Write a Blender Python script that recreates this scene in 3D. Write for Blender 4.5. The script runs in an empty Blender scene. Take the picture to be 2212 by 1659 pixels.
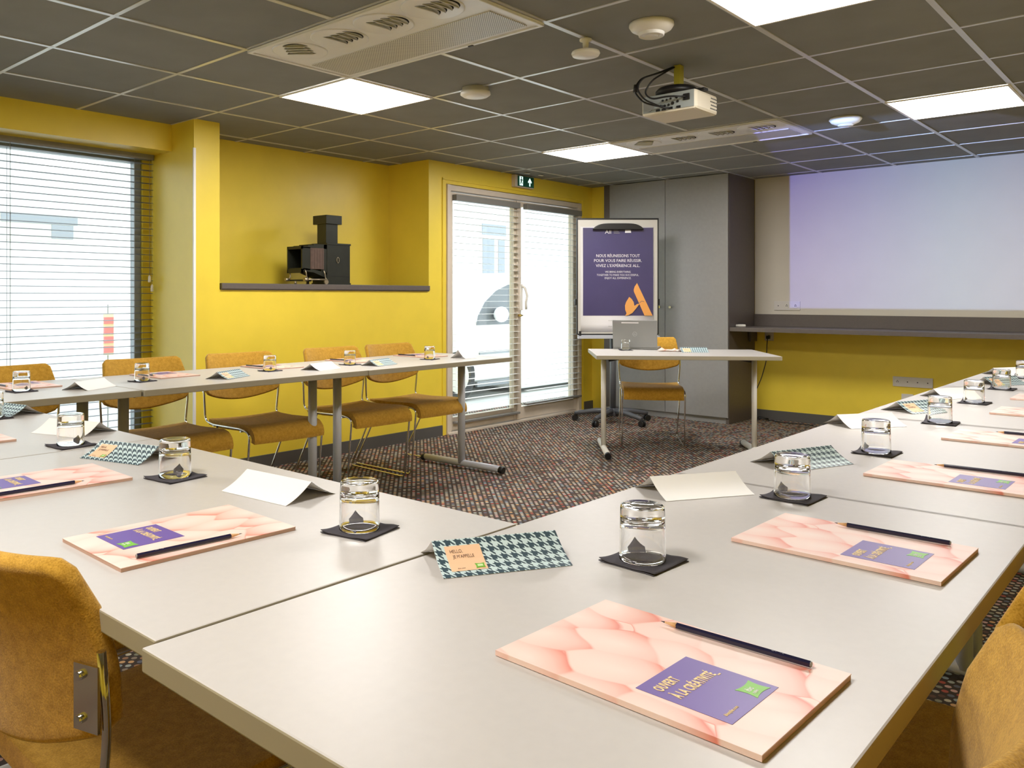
import bpy, bmesh, math, random
from mathutils import Vector, Matrix
random.seed(7)
PI = math.pi
C = bpy.context.scene.collection
S = bpy.context.scene
H = 2.2377            # ceiling height
T = 0.745             # table top height

# ------------------------------------------------------------------ materials
def lin(c):
    return tuple((v/12.92 if v <= .04045 else ((v+.055)/1.055)**2.4) for v in c)
def rgb(r, g, b):
    return lin((r/255, g/255, b/255)) + (1,)

def new_mat(name):
    m = bpy.data.materials.new(name); m.use_nodes = True
    nt = m.node_tree
    return m, nt, nt.nodes['Principled BSDF']

def simple(name, col, rough=.5, metal=0., spec=.5, noise=0., nscale=30., bump=0., bscale=200., coat=0., sheen=0.):
    m, nt, b = new_mat(name)
    b.inputs['Base Color'].default_value = col
    b.inputs['Roughness'].default_value = rough
    b.inputs['Metallic'].default_value = metal
    b.inputs['Specular IOR Level'].default_value = spec
    b.inputs['Coat Weight'].default_value = coat; b.inputs['Coat Roughness'].default_value = .28
    b.inputs['Sheen Weight'].default_value = sheen
    tc = None
    if noise or bump:
        tc = nt.nodes.new('ShaderNodeTexCoord')
    if noise:
        n = nt.nodes.new('ShaderNodeTexNoise'); n.inputs['Scale'].default_value = nscale
        n.inputs['Detail'].default_value = 4
        nt.links.new(tc.outputs['Object'], n.inputs['Vector'])
        r = nt.nodes.new('ShaderNodeMapRange')
        r.inputs['To Min'].default_value = 1-noise; r.inputs['To Max'].default_value = 1+noise
        r.inputs['From Min'].default_value = .3; r.inputs['From Max'].default_value = .7
        nt.links.new(n.outputs['Fac'], r.inputs['Value'])
        mx = nt.nodes.new('ShaderNodeVectorMath'); mx.operation = 'SCALE'
        mx.inputs[0].default_value = col[:3]
        nt.links.new(r.outputs['Result'], mx.inputs['Scale'])
        nt.links.new(mx.outputs['Vector'], b.inputs['Base Color'])
    if bump:
        n = nt.nodes.new('ShaderNodeTexNoise'); n.inputs['Scale'].default_value = bscale
        n.inputs['Detail'].default_value = 3
        nt.links.new(tc.outputs['Object'], n.inputs['Vector'])
        bp = nt.nodes.new('ShaderNodeBump'); bp.inputs['Strength'].default_value = bump
        bp.inputs['Distance'].default_value = .002
        nt.links.new(n.outputs['Fac'], bp.inputs['Height'])
        nt.links.new(bp.outputs['Normal'], b.inputs['Normal'])
    return m

def ramp(nt, stops, mode='LINEAR'):
    r = nt.nodes.new('ShaderNodeValToRGB'); cr = r.color_ramp; cr.interpolation = mode
    while len(cr.elements) > 1: cr.elements.remove(cr.elements[-1])
    cr.elements[0].position = stops[0][0]; cr.elements[0].color = stops[0][1]
    for p, c in stops[1:]:
        e = cr.elements.new(p); e.color = c
    return r
def mnode(nt, op, a=None, b=None, c=None):
    n = nt.nodes.new('ShaderNodeMath'); n.operation = op
    for i, v in enumerate((a, b, c)):
        if v is None: continue
        if isinstance(v, (int, float)): n.inputs[i].default_value = v
        else: nt.links.new(v, n.inputs[i])
    return n.outputs[0]

M = {}
YEL = rgb(240, 213, 68)
M['yellow'] = simple('yellow_paint', YEL, .45, spec=.5, coat=.3, noise=.03, nscale=6, bump=.10, bscale=260)
M['white_wall'] = simple('white_wall_paint', rgb(214, 208, 196), .6, noise=.015, nscale=4)
M['bead'] = simple('corner_bead_white', rgb(240, 240, 240), .4)
M['tile'] = simple('dark_ceiling_tile', rgb(135, 135, 130), .85, spec=.25, noise=.05, nscale=5, bump=.25, bscale=500)
M['tbar'] = simple('grey_ceiling_bar', rgb(206, 206, 206), .28, metal=.3)
M['plastic_white'] = simple('white_plastic', rgb(232, 229, 222), .4)
M['unit_white'] = simple('white_enamel', rgb(228, 228, 228), .35)
M['black'] = simple('black_plastic', rgb(22, 21, 22), .45)
M['slot'] = simple('dark_slot', rgb(10, 10, 10), .9)
M['cab_front'] = simple('grey_laminate', rgb(150, 149, 149), .42, noise=.03, nscale=40)
M['cab_dark'] = simple('dark_brown_grey_laminate', rgb(98, 90, 86), .45, noise=.05, nscale=60)
M['skirt'] = simple('dark_skirting', rgb(86, 84, 82), .6)
M['tabletop'] = simple('greige_laminate', rgb(198, 193, 188), .36, spec=.45, noise=.015, nscale=70, bump=.012, bscale=900)
M['table_edge'] = simple('shaded_greige_edge', rgb(166, 158, 138), .5)  # edge shadow and yellow wall bounce put into this darker colour
M['leg_grey'] = simple('silver_powder_coat', rgb(196, 199, 208), .32, metal=.1)
M['leg_white'] = simple('pale_powder_coat', rgb(232, 230, 224), .35)
M['chrome'] = simple('chrome_steel', rgb(205, 203, 198), .13, metal=1.)
M['door_frame'] = simple('off_white_aluminium', rgb(214, 202, 186), .45, noise=.03, nscale=12)
M['win_frame'] = simple('grey_aluminium', rgb(150, 155, 160), .4, metal=.2)
M['slat'] = simple('backlit_blind_slat', rgb(104, 108, 118), .4)  # dark grey carries the backlit shade of the slats in its colour
M['slat_white'] = simple('white_blind_slat', rgb(222, 222, 220), .45)
M['blind_head'] = simple('grey_blind_box', rgb(128, 126, 122), .45)
M['cord'] = simple('blind_cord', rgb(150, 152, 156), .7)
M['napkin'] = simple('charcoal_paper_napkin', rgb(80, 77, 82), .9, spec=.15, bump=.4, bscale=700)
M['paper'] = simple('white_card', rgb(252, 250, 247), .55)
M['pencil'] = simple('navy_lacquer', rgb(30, 28, 58), .22)
M['wood'] = simple('pencil_wood', rgb(224, 178, 128), .6)
M['lead'] = simple('graphite', rgb(40, 40, 42), .4)
M['silver_txt'] = simple('silver_print', rgb(190, 190, 200), .4)
M['purple'] = simple('purple_print', rgb(106, 80, 160), .4)
M['gold'] = simple('gold_print', rgb(240, 214, 150), .45)
M['green'] = simple('green_print', rgb(122, 190, 62), .45)
M['green_pale'] = simple('pale_green_print', rgb(214, 240, 180), .45)
M['peach'] = simple('peach_print', rgb(250, 208, 168), .5)
M['peach_text'] = simple('brown_print', rgb(120, 84, 70), .6)
M['pages'] = simple('page_edges', rgb(206, 170, 150), .7)
M['lamp_frame'] = simple('lamp_frame', rgb(235, 230, 220), .4)
M['poster'] = simple('dark_violet_print', rgb(74, 68, 110), .35, noise=.06, nscale=5)
M['white_print'] = simple('white_print', rgb(238, 236, 240), .5)
M['grey_print'] = simple('grey_print', rgb(150, 148, 150), .5)
M['orange_print'] = simple('orange_print', rgb(240, 170, 92), .45)
M['flip_head'] = simple('light_grey_board', rgb(206, 203, 196), .4)
M['base_grey'] = simple('grey_cast_base', rgb(84, 86, 92), .4)
M['laptop'] = simple('silver_laptop_shell', rgb(150, 152, 152), .38, metal=.35)
M['stove'] = simple('black_sheet_metal', rgb(44, 46, 38), .38, metal=.3, noise=.12, nscale=14)
M['stove_brown'] = simple('brown_leather', rgb(92, 72, 62), .5, noise=.15, nscale=30)
M['nickel'] = simple('dull_nickel', rgb(176, 164, 140), .35, metal=.9)
M['brass'] = simple('brass', rgb(206, 176, 96), .3, metal=.9)
M['proj'] = simple('cream_projector_shell', rgb(226, 218, 200), .45)
M['proj_rear'] = simple('grey_connector_plate', rgb(150, 156, 154), .5)
M['yel_metal'] = simple('yellow_bracket', rgb(160, 150, 40), .5)
M['exit_green'] = simple('exit_green', rgb(10, 96, 76), .4)
M['facade'] = simple('white_facade', rgb(240, 240, 238), .8)
M['far_glass'] = simple('grey_far_window', rgb(146, 150, 156), .4)
M['far_glass2'] = simple('dark_far_window', rgb(128, 132, 138), .4)
M['street'] = simple('pale_street', rgb(206, 206, 204), .9, noise=.05, nscale=3)
M['car'] = simple('white_car_paint', rgb(240, 240, 240), .3, coat=.5)
M['car_glass'] = simple('car_glass', rgb(112, 116, 122), .3)
M['tyre'] = simple('tyre_rubber', rgb(60, 60, 62), .8)
M['red_print'] = simple('overexposed_red_panel', rgb(238, 142, 170), .6)  # red paled to pink, daylight overexposure put into the colour
M['socket'] = simple('socket_white', rgb(214, 210, 206), .4)
M['tag'] = simple('orange_thread', rgb(232, 130, 20), .8)

def emis(name, col, s):
    m = bpy.data.materials.new(name); m.use_nodes = True; nt = m.node_tree
    nt.nodes.clear(); e = nt.nodes.new('ShaderNodeEmission'); o = nt.nodes.new('ShaderNodeOutputMaterial')
    e.inputs['Color'].default_value = col; e.inputs['Strength'].default_value = s
    nt.links.new(e.outputs[0], o.inputs[0]); return m
M['lamp'] = emis('lit_led_panel', (1, .965, .925, 1), 9.8)
M['exit_white'] = emis('lit_exit_symbol', (.75, 1, .92, 1), .38)

def fabric(name, c1, c2):
    m, nt, b = new_mat(name)
    tc = nt.nodes.new('ShaderNodeTexCoord')
    n = nt.nodes.new('ShaderNodeTexNoise'); n.inputs['Scale'].default_value = 420; n.inputs['Detail'].default_value = 3
    n2 = nt.nodes.new('ShaderNodeTexNoise'); n2.inputs['Scale'].default_value = 60; n2.inputs['Detail'].default_value = 3
    nt.links.new(tc.outputs['Object'], n.inputs['Vector']); nt.links.new(tc.outputs['Object'], n2.inputs['Vector'])
    s = mnode(nt, 'ADD', mnode(nt, 'MULTIPLY', n.outputs['Fac'], .6), mnode(nt, 'MULTIPLY', n2.outputs['Fac'], .4))
    r = ramp(nt, [(.35, c1), (.65, c2)])
    nt.links.new(s, r.inputs['Fac']); nt.links.new(r.outputs['Color'], b.inputs['Base Color'])
    bp = nt.nodes.new('ShaderNodeBump'); bp.inputs['Strength'].default_value = .5; bp.inputs['Distance'].default_value = .0015
    nt.links.new(n.outputs['Fac'], bp.inputs['Height']); nt.links.new(bp.outputs['Normal'], b.inputs['Normal'])
    b.inputs['Roughness'].default_value = .85; b.inputs['Specular IOR Level'].default_value = .2
    b.inputs['Sheen Weight'].default_value = .25
    return m
M['fabric'] = fabric('mustard_wool', rgb(166, 122, 28), rgb(210, 162, 62))

def carpet():
    m, nt, b = new_mat('dotted_carpet')
    tc = nt.nodes.new('ShaderNodeTexCoord')
    mp = nt.nodes.new('ShaderNodeMapping'); mp.inputs['Rotation'].default_value = (0, 0, PI/4)
    mp.inputs['Scale'].default_value = (37, 37, 37)
    nt.links.new(tc.outputs['Object'], mp.inputs['Vector'])
    v = nt.nodes.new('ShaderNodeTexVoronoi'); v.voronoi_dimensions = '2D'; v.inputs['Scale'].default_value = 1
    v.inputs['Randomness'].default_value = 0.0
    nt.links.new(mp.outputs['Vector'], v.inputs['Vector'])
    sp = nt.nodes.new('ShaderNodeSeparateColor'); nt.links.new(v.outputs['Color'], sp.inputs['Color'])
    bg = rgb(74, 65, 60)
    cols = [rgb(160, 174, 178), rgb(206, 190, 164), rgb(186, 84, 68), rgb(222, 172, 116), rgb(112, 114, 128), rgb(214, 170, 160),
            rgb(150, 150, 128), rgb(112, 84, 74), rgb(182, 188, 178), rgb(170, 124, 88), rgb(88, 80, 76), rgb(214, 204, 178), rgb(196, 186, 172), rgb(158, 140, 120)]
    r = ramp(nt, [(i/len(cols), c) for i, c in enumerate(cols)], 'CONSTANT')
    nt.links.new(sp.outputs['Red'], r.inputs['Fac'])
    n = nt.nodes.new('ShaderNodeTexNoise'); n.inputs['Scale'].default_value = 300
    nt.links.new(tc.outputs['Object'], n.inputs['Vector'])
    d = mnode(nt, 'ADD', v.outputs['Distance'], mnode(nt, 'MULTIPLY', n.outputs['Fac'], .12))
    f = mnode(nt, 'LESS_THAN', d, .40)
    mx = nt.nodes.new('ShaderNodeMix'); mx.data_type = 'RGBA'
    nt.links.new(f, mx.inputs['Factor']); mx.inputs['A'].default_value = bg
    hs = nt.nodes.new('ShaderNodeHueSaturation'); hs.inputs['Saturation'].default_value = .92; hs.inputs['Value'].default_value = .88
    nt.links.new(r.outputs['Color'], hs.inputs['Color']); nt.links.new(hs.outputs['Color'], mx.inputs['B'])
    nt.links.new(mx.outputs['Result'], b.inputs['Base Color'])
    b.inputs['Roughness'].default_value = .95; b.inputs['Specular IOR Level'].default_value = .1
    bp = nt.nodes.new('ShaderNodeBump'); bp.inputs['Strength'].default_value = .4; bp.inputs['Distance'].default_value = .002
    nt.links.new(n.outputs['Fac'], bp.inputs['Height']); nt.links.new(bp.outputs['Normal'], b.inputs['Normal'])
    return m
M['carpet'] = carpet()

def cover():
    m, nt, b = new_mat('pink_petal_print')
    uv = nt.nodes.new('ShaderNodeTexCoord')
    n = nt.nodes.new('ShaderNodeTexNoise'); n.inputs['Scale'].default_value = 9; n.inputs['Detail'].default_value = 1
    nt.links.new(uv.outputs['Object'], n.inputs['Vector'])
    ad = nt.nodes.new('ShaderNodeVectorMath'); ad.operation = 'MULTIPLY_ADD'
    nt.links.new(n.outputs['Color'], ad.inputs[0]); ad.inputs[1].default_value = (.05, .05, 0)
    nt.links.new(uv.outputs['Object'], ad.inputs[2])
    mp = nt.nodes.new('ShaderNodeMapping'); mp.inputs['Scale'].default_value = (19, 12, 0); mp.inputs['Rotation'].default_value = (0, 0, .35)
    nt.links.new(ad.outputs[0], mp.inputs['Vector'])
    v = nt.nodes.new('ShaderNodeTexVoronoi'); v.voronoi_dimensions = '2D'; v.feature = 'SMOOTH_F1'; v.inputs['Scale'].default_value = 1
    v.inputs['Smoothness'].default_value = .12; v.inputs['Randomness'].default_value = .85
    nt.links.new(mp.outputs['Vector'], v.inputs['Vector'])
    df = nt.nodes.new('ShaderNodeVectorMath'); df.operation = 'SUBTRACT'
    nt.links.new(mp.outputs['Vector'], df.inputs[0]); nt.links.new(v.outputs['Position'], df.inputs[1])
    dt = nt.nodes.new('ShaderNodeVectorMath'); dt.operation = 'DOT_PRODUCT'; dt.inputs[1].default_value = (.75, -.55, 0)
    nt.links.new(df.outputs[0], dt.inputs[0])
    s = mnode(nt, 'ADD', mnode(nt, 'MULTIPLY', v.outputs['Distance'], .75), mnode(nt, 'MULTIPLY', dt.outputs['Value'], .6))
    r = ramp(nt, [(.0, rgb(243, 217, 205)), (.3, rgb(242, 206, 193)), (.52, rgb(240, 194, 180)), (.68, rgb(237, 172, 155)), (.8, rgb(230, 136, 116)), (.88, rgb(243, 208, 194))])
    nt.links.new(s, r.inputs['Fac']); nt.links.new(r.outputs['Color'], b.inputs['Base Color'])
    b.inputs['Roughness'].default_value = .42
    return m
M['cover'] = cover()

def houndstooth():
    m, nt, b = new_mat('houndstooth_print')
    uv = nt.nodes.new('ShaderNodeUVMap'); uv.uv_map = 'UVMap'
    sp = nt.nodes.new('ShaderNodeSeparateXYZ'); nt.links.new(uv.outputs[0], sp.inputs[0])
    k = 4/.0157
    x = mnode(nt, 'ADD', mnode(nt, 'MULTIPLY', sp.outputs['X'], k), 400.)
    y = mnode(nt, 'ADD', mnode(nt, 'MULTIPLY', sp.outputs['Y'], k), 400.)
    wx = mnode(nt, 'LESS_THAN', mnode(nt, 'MODULO', x, 4.), 2.)
    wy = mnode(nt, 'LESS_THAN', mnode(nt, 'MODULO', y, 4.), 2.)
    tw = mnode(nt, 'LESS_THAN', mnode(nt, 'MODULO', mnode(nt, 'ADD', x, y), 2.), 1.)
    # twill chooses warp or weft colour
    a = mnode(nt, 'MULTIPLY', wx, tw); c = mnode(nt, 'MULTIPLY', wy, mnode(nt, 'SUBTRACT', 1., tw))
    f = mnode(nt, 'ADD', a, c)
    mx = nt.nodes.new('ShaderNodeMix'); mx.data_type = 'RGBA'
    mx.inputs['A'].default_value = rgb(212, 232, 234); mx.inputs['B'].default_value = rgb(60, 82, 94)
    nt.links.new(f, mx.inputs['Factor']); nt.links.new(mx.outputs['Result'], b.inputs['Base Color'])
    b.inputs['Roughness'].default_value = .38
    return m
M['hound'] = houndstooth()

def glass():
    m, nt, b = new_mat('clear_glass')
    b.inputs['Base Color'].default_value = (1, 1, 1, 1); b.inputs['Roughness'].default_value = 0
    b.inputs['IOR'].default_value = 1.5; b.inputs['Transmission Weight'].default_value = 1
    return m
M['glass'] = glass()
def pane():
    m = bpy.data.materials.new('window_glass'); m.use_nodes = True; nt = m.node_tree; nt.nodes.clear()
    t = nt.nodes.new('ShaderNodeBsdfTransparent'); t.inputs['Color'].default_value = (.94, .97, .96, 1)
    g = nt.nodes.new('ShaderNodeBsdfGlossy'); g.inputs['Roughness'].default_value = .02
    lw = nt.nodes.new('ShaderNodeLayerWeight'); lw.inputs['Blend'].default_value = .5
    fo = mnode(nt, 'MULTIPLY_ADD', mnode(nt, 'POWER', lw.outputs['Facing'], 4.), .5, .05)
    mx = nt.nodes.new('ShaderNodeMixShader'); o = nt.nodes.new('ShaderNodeOutputMaterial')
    nt.links.new(fo, mx.inputs[0]); nt.links.new(t.outputs[0], mx.inputs[1]); nt.links.new(g.outputs[0], mx.inputs[2])
    nt.links.new(mx.outputs[0], o.inputs[0]); return m
M['pane'] = pane()
def perf():
    m, nt, b = new_mat('perforated_sheet')
    tc = nt.nodes.new('ShaderNodeTexCoord')
    mp = nt.nodes.new('ShaderNodeMapping'); mp.inputs['Scale'].default_value = (125, 125, 125); mp.inputs['Rotation'].default_value = (0, 0, PI/4)
    nt.links.new(tc.outputs['Object'], mp.inputs['Vector'])
    v = nt.nodes.new('ShaderNodeTexVoronoi'); v.voronoi_dimensions = '2D'; v.inputs['Scale'].default_value = 1; v.inputs['Randomness'].default_value = 0
    nt.links.new(mp.outputs['Vector'], v.inputs['Vector'])
    f = mnode(nt, 'LESS_THAN', v.outputs['Distance'], .33)
    mx = nt.nodes.new('ShaderNodeMix'); mx.data_type = 'RGBA'
    mx.inputs['A'].default_value = rgb(214, 212, 206); mx.inputs['B'].default_value = rgb(70, 70, 68)
    nt.links.new(f, mx.inputs['Factor']); nt.links.new(mx.outputs['Result'], b.inputs['Base Color'])
    b.inputs['Roughness'].default_value = .4
    return m
M['perf'] = perf()

# ------------------------------------------------------------------ mesh helpers
def bm_new(): return bmesh.new()
def add_box(bm, lo, hi, mi=0, bev=0.):
    r = bmesh.ops.create_cube(bm, size=1)
    vs = r['verts']
    for v in vs:
        v.co = Vector([lo[i] + (v.co[i]+.5)*(hi[i]-lo[i]) for i in range(3)])
    fs = set(f for v in vs for f in v.link_faces)
    for f in fs: f.material_index = mi
    if bev:
        es = list(set(e for v in vs for e in v.link_edges))
        rr = bmesh.ops.bevel(bm, geom=es, offset=bev, segments=2, profile=.5, affect='EDGES')
        for f in rr['faces']: f.material_index = mi
def add_prism(bm, pts, z0, z1, mi=0, axis='z', mat=None):
    """polygon pts extruded between z0 and z1 (axis mapping by mat)"""
    def P(p, z):
        v = Vector((p[0], p[1], z))
        if axis == 'x': v = Vector((z, p[0], p[1]))
        if axis == 'y': v = Vector((p[0], z, p[1]))
        return mat @ v if mat else v
    a = [bm.verts.new(P(p, z0)) for p in pts]; b = [bm.verts.new(P(p, z1)) for p in pts]
    n = len(pts); fs = []
    fs.append(bm.faces.new(a)); fs.append(bm.faces.new(list(reversed(b))))
    for i in range(n):
        fs.append(bm.faces.new((a[i], b[i], b[(i+1) % n], a[(i+1) % n])))
    for f in fs: f.material_index = mi
    return fs
def add_lathe(bm, prof, n=32, mi=0, center=(0, 0, 0), closed=False, smooth=True):
    rings = []
    for r, z in prof:
        if r < 1e-6: rings.append([bm.verts.new((center[0], center[1], center[2]+z))])
        else: rings.append([bm.verts.new((center[0]+r*math.cos(2*PI*k/n), center[1]+r*math.sin(2*PI*k/n), center[2]+z)) for k in range(n)])
    pairs = list(zip(rings, rings[1:]))
    if closed: pairs.append((rings[-1], rings[0]))
    for a, b in pairs:
        for k in range(n):
            k2 = (k+1) % n
            if len(a) == 1 and len(b) == 1: continue
            if len(a) == 1: f = bm.faces.new((a[0], b[k2], b[k]))
            elif len(b) == 1: f = bm.faces.new((a[k], a[k2], b[0]))
            else: f = bm.faces.new((a[k], a[k2], b[k2], b[k]))
            f.material_index = mi; f.smooth = smooth
def smooth_path(pts, r=.03, n=6):
    """round the corners of a polyline"""
    pts = [Vector(p) for p in pts]; out = [pts[0]]
    for a, b, c in zip(pts, pts[1:], pts[2:]):
        u = (a-b); v = (c-b); rr = min(r, u.length*.49, v.length*.49)
        p0 = b+u.normalized()*rr; p1 = b+v.normalized()*rr
        for i in range(n+1):
            t = i/n; out.append((1-t)**2*p0+2*t*(1-t)*b+t*t*p1)
    out.append(pts[-1]); return out
def add_tube(bm, pts, r, n=8, mi=0, caps=True):
    pts = [Vector(p) for p in pts]
    rs = r if isinstance(r, (list, tuple)) else [r]*len(pts)
    t0 = (pts[1]-pts[0]).normalized()
    up = Vector((0, 0, 1)) if abs(t0.z) < .9 else Vector((1, 0, 0))
    nrm = t0.cross(up).normalized(); rings = []; pt = t0
    for i, p in enumerate(pts):
        if i == 0: t = t0
        elif i == len(pts)-1: t = (pts[i]-pts[i-1]).normalized()
        else: t = ((pts[i+1]-p).normalized()+(p-pts[i-1]).normalized()).normalized()
        q = pt.rotation_difference(t); nrm = (q @ nrm).normalized(); pt = t
        bn = t.cross(nrm)
        rings.append([bm.verts.new(p+rs[i]*(math.cos(2*PI*k/n)*nrm+math.sin(2*PI*k/n)*bn)) for k in range(n)])
    for a, b in zip(rings, rings[1:]):
        for k in range(n):
            f = bm.faces.new((a[k], a[(k+1) % n], b[(k+1) % n], b[k])); f.smooth = True; f.material_index = mi
    if caps:
        for rr in (list(reversed(rings[0])), rings[-1]):
            f = bm.faces.new(rr); f.material_index = mi
def grid_slab(bm, fn, nu, nv, th, mi=0):
    """fn(u,v)->(point, normal): closed curved slab of thickness th"""
    A = []; B = []
    for i in range(nu+1):
        ra = []; rb = []
        for j in range(nv+1):
            p, nn = fn(i/nu, j/nv)
            ra.append(bm.verts.new(p+nn*th/2)); rb.append(bm.verts.new(p-nn*th/2))
        A.append(ra); B.append(rb)
    def q(*v):
        f = bm.faces.new(v); f.smooth = True; f.material_index = mi
    for i in range(nu):
        for j in range(nv):
            q(A[i][j], A[i+1][j], A[i+1][j+1], A[i][j+1]); q(B[i][j], B[i][j+1], B[i+1][j+1], B[i+1][j])
    for i in range(nu):
        q(A[i][0], B[i][0], B[i+1][0], A[i+1][0]); q(A[i][nv], A[i+1][nv], B[i+1][nv], B[i][nv])
    for j in range(nv):
        q(A[0][j], A[0][j+1], B[0][j+1], B[0][j]); q(A[nu][j], B[nu][j], B[nu][j+1], A[nu][j+1])

def obj(name, bm, mats, parent=None, loc=None, rotz=0, subsurf=0, recalc=True):
    if recalc: bmesh.ops.recalc_face_normals(bm, faces=bm.faces[:])
    me = bpy.data.meshes.new(name); bm.to_mesh(me); bm.free()
    if not isinstance(mats, (list, tuple)): mats = [mats]
    for m in mats: me.materials.append(m)
    o = bpy.data.objects.new(name, me); C.objects.link(o)
    if parent: o.parent = parent
    if loc: o.location = loc
    o.rotation_euler = (0, 0, rotz)
    if subsurf:
        s = o.modifiers.new('sub', 'SUBSURF'); s.levels = subsurf; s.render_levels = subsurf
    return o
def tag(o, label=None, cat=None, group=None, kind=None):
    if label: o['label'] = label
    if cat: o['category'] = cat
    if group: o['group'] = group
    if kind: o['kind'] = kind
    return o
def thing(name, label, cat, loc=(0, 0, 0), rotz=0, group=None):
    o = bpy.data.objects.new(name, None); C.objects.link(o); o.empty_display_size = .1
    o.location = loc; o.rotation_euler = (0, 0, rotz)
    return tag(o, label, cat, group)
def struct(name, bm, mats, parent=None, label=None, **k):
    o = obj(name, bm, mats, parent, **k)
    if not parent: o['kind'] = 'structure'
    if label: o['label'] = label
    return o
def copy_tree(o, parent=None):
    c = o.copy(); C.objects.link(c)
    if parent: c.parent = parent
    for ch in [x for x in bpy.data.objects if x.parent == o]:
        copy_tree(ch, c)
    return c
def dup(proto, loc, rotz, label, group=None):
    c = copy_tree(proto); c.location = loc; c.rotation_euler = (0, 0, rotz); c['label'] = label
    if group: c['group'] = group
    return c
class Series:
    """first placement moves the prototype itself, later ones copy it"""
    def __init__(s, proto): s.p = proto; s.used = False
    def put(s, loc, rotz, label):
        if not s.used:
            s.used = True; s.p.location = loc; s.p.rotation_euler = (0, 0, rotz); s.p['label'] = label; return s.p
        return dup(s.p, loc, rotz, label)
def text_mesh(name, body, size, mat, parent, M4, align='LEFT', sx=1., extrude=.0002, space=1.0, line=1.0, bold=0.):
    cu = bpy.data.curves.new(name, 'FONT'); cu.body = body; cu.size = size; cu.extrude = extrude
    cu.align_x = align; cu.space_character = space; cu.space_line = line; cu.resolution_u = 2; cu.offset = bold
    t = bpy.data.objects.new('tmp_text', cu); C.objects.link(t)
    dg = bpy.context.evaluated_depsgraph_get(); dg.update()
    me = bpy.data.meshes.new_from_object(t.evaluated_get(dg))
    bpy.data.objects.remove(t)
    me.name = name; me.materials.clear(); me.materials.append(mat)
    me.transform(M4 @ Matrix.Diagonal((sx, 1, 1, 1)))
    o = bpy.data.objects.new(name, me); C.objects.link(o); o.parent = parent
    return o
def TR(x, y, z): return Matrix.Translation((x, y, z))
UP = Matrix.Rotation(PI/2, 4, 'X')       # text standing upright facing -y

# ------------------------------------------------------------------ the room shell
XL, XN, XW = -2.08, -2.55, -2.35
XR, YB, YF = 3.55, -2.5, 6.75
bm = bm_new(); add_box(bm, (-2.9, YB-.2, -.1), (XR+.2, YF+.2, 0)); struct('floor', bm, M['carpet'], label='dark carpet with multicoloured dots')

bm = bm_new(); add_box(bm, (-2.9, YB-.2, H), (XR+.2, YF+.2, H+.12))
ceil = struct('ceiling', bm, M['tile'], label='dark grey ceiling of square tiles')
bm = bm_new(); w = .012
x = -2.4
while x < XR:
    add_box(bm, (x-w, YB, H-.004), (x+w, YF, H+.01)); x += .6
y = -2.4
while y < YF:
    add_box(bm, (-2.7, y-w*.8, H-.0035), (XR, y+w*.8, H+.01)); y += .6
struct('ceiling_grid', bm, M['tbar'], ceil)

bm = bm_new(); Z0, ZT = 0., H
add_box(bm, (-2.75, 1.80, 0), (XL, 1.98, H))
add_box(bm, (-2.75, 1.98, 0), (XL, 3.88, 1.18))
add_box(bm, (-2.75, 1.98, 1.18), (XN, 3.88, H))
add_box(bm, (-2.75, 3.88, 0), (-2.30, 4.05, H)); add_box(bm, (-2.30, 3.88, 0), (XL, 4.085, H))
add_box(bm, (-2.32, 4.085, 2.065), (XL, 6.05, H))
add_box(bm, (-2.22, 6.05, 0), (XL, 6.95, H))
add_box(bm, (-2.80, -1.0, 2.065), (XW, 1.80, H))
add_box(bm, (-2.75, YB, 0), (XL, -1.0, H))
struct('wall_left', bm, M['yellow'], label='yellow wall with niche, windows and door')
bm = bm_new()
add_box(bm, (XL, 6.25, 0), (-1.905, 6.95, H), 0)
add_box(bm, (-1.905, 6.76, 0), (-.605, 6.95, H), 0)
add_box(bm, (-.605, YF, 0), (XR+.2, 6.95, .862), 0)
add_box(bm, (-.605, YF, .862), (XR+.2, 6.95, H), 1)
struct('wall_far', bm, [M['yellow'], M['white_wall']], label='far wall, white projection area above a shelf and yellow below')
bm = bm_new(); add_box(bm, (XR, YB, 0), (XR+.2, YF, H)); struct('wall_right', bm, M['yellow'])
bm = bm_new(); add_box(bm, (-2.75, YB-.2, 0), (XR+.2, YB, H)); struct('wall_back', bm, M['yellow'])
bm = bm_new()
add_box(bm, (XL, -2.4, 0), (XL+.012, -1.0, .085)); add_box(bm, (XL, 1.80, 0), (XL+.012, 4.03, .085)); add_box(bm, (XL, 6.09, 0), (XL+.012, 6.25, .085))
struct('baseboard_left', bm, M['skirt'])
bm = bm_new(); add_box(bm, (-.60, YF-.012, 0), (XR, YF, .085)); struct('baseboard_far', bm, M['skirt'])
bm = bm_new(); add_box(bm, (XL-.008, 1.796, .085), (XL+.003, 1.7995, 2.057)); add_box(bm, (XL+.0003, 1.7995, .085), (XL+.003, 1.812, 2.057))
struct('trim_1', bm, M['bead'], label='white corner bead beside the window recess')
# door trim moulding on the wall
bm = bm_new()
add_box(bm, (XL, 4.035, 0), (XL+.010, 4.055, 2.10)); add_box(bm, (XL, 4.035, 2.095), (XL+.010, 6.09, 2.112)); add_box(bm, (XL, 6.075, 0), (XL+.010, 6.09, 2.10))
struct('trim_2', bm, M['yellow'], label='yellow moulding around the patio door')

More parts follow.
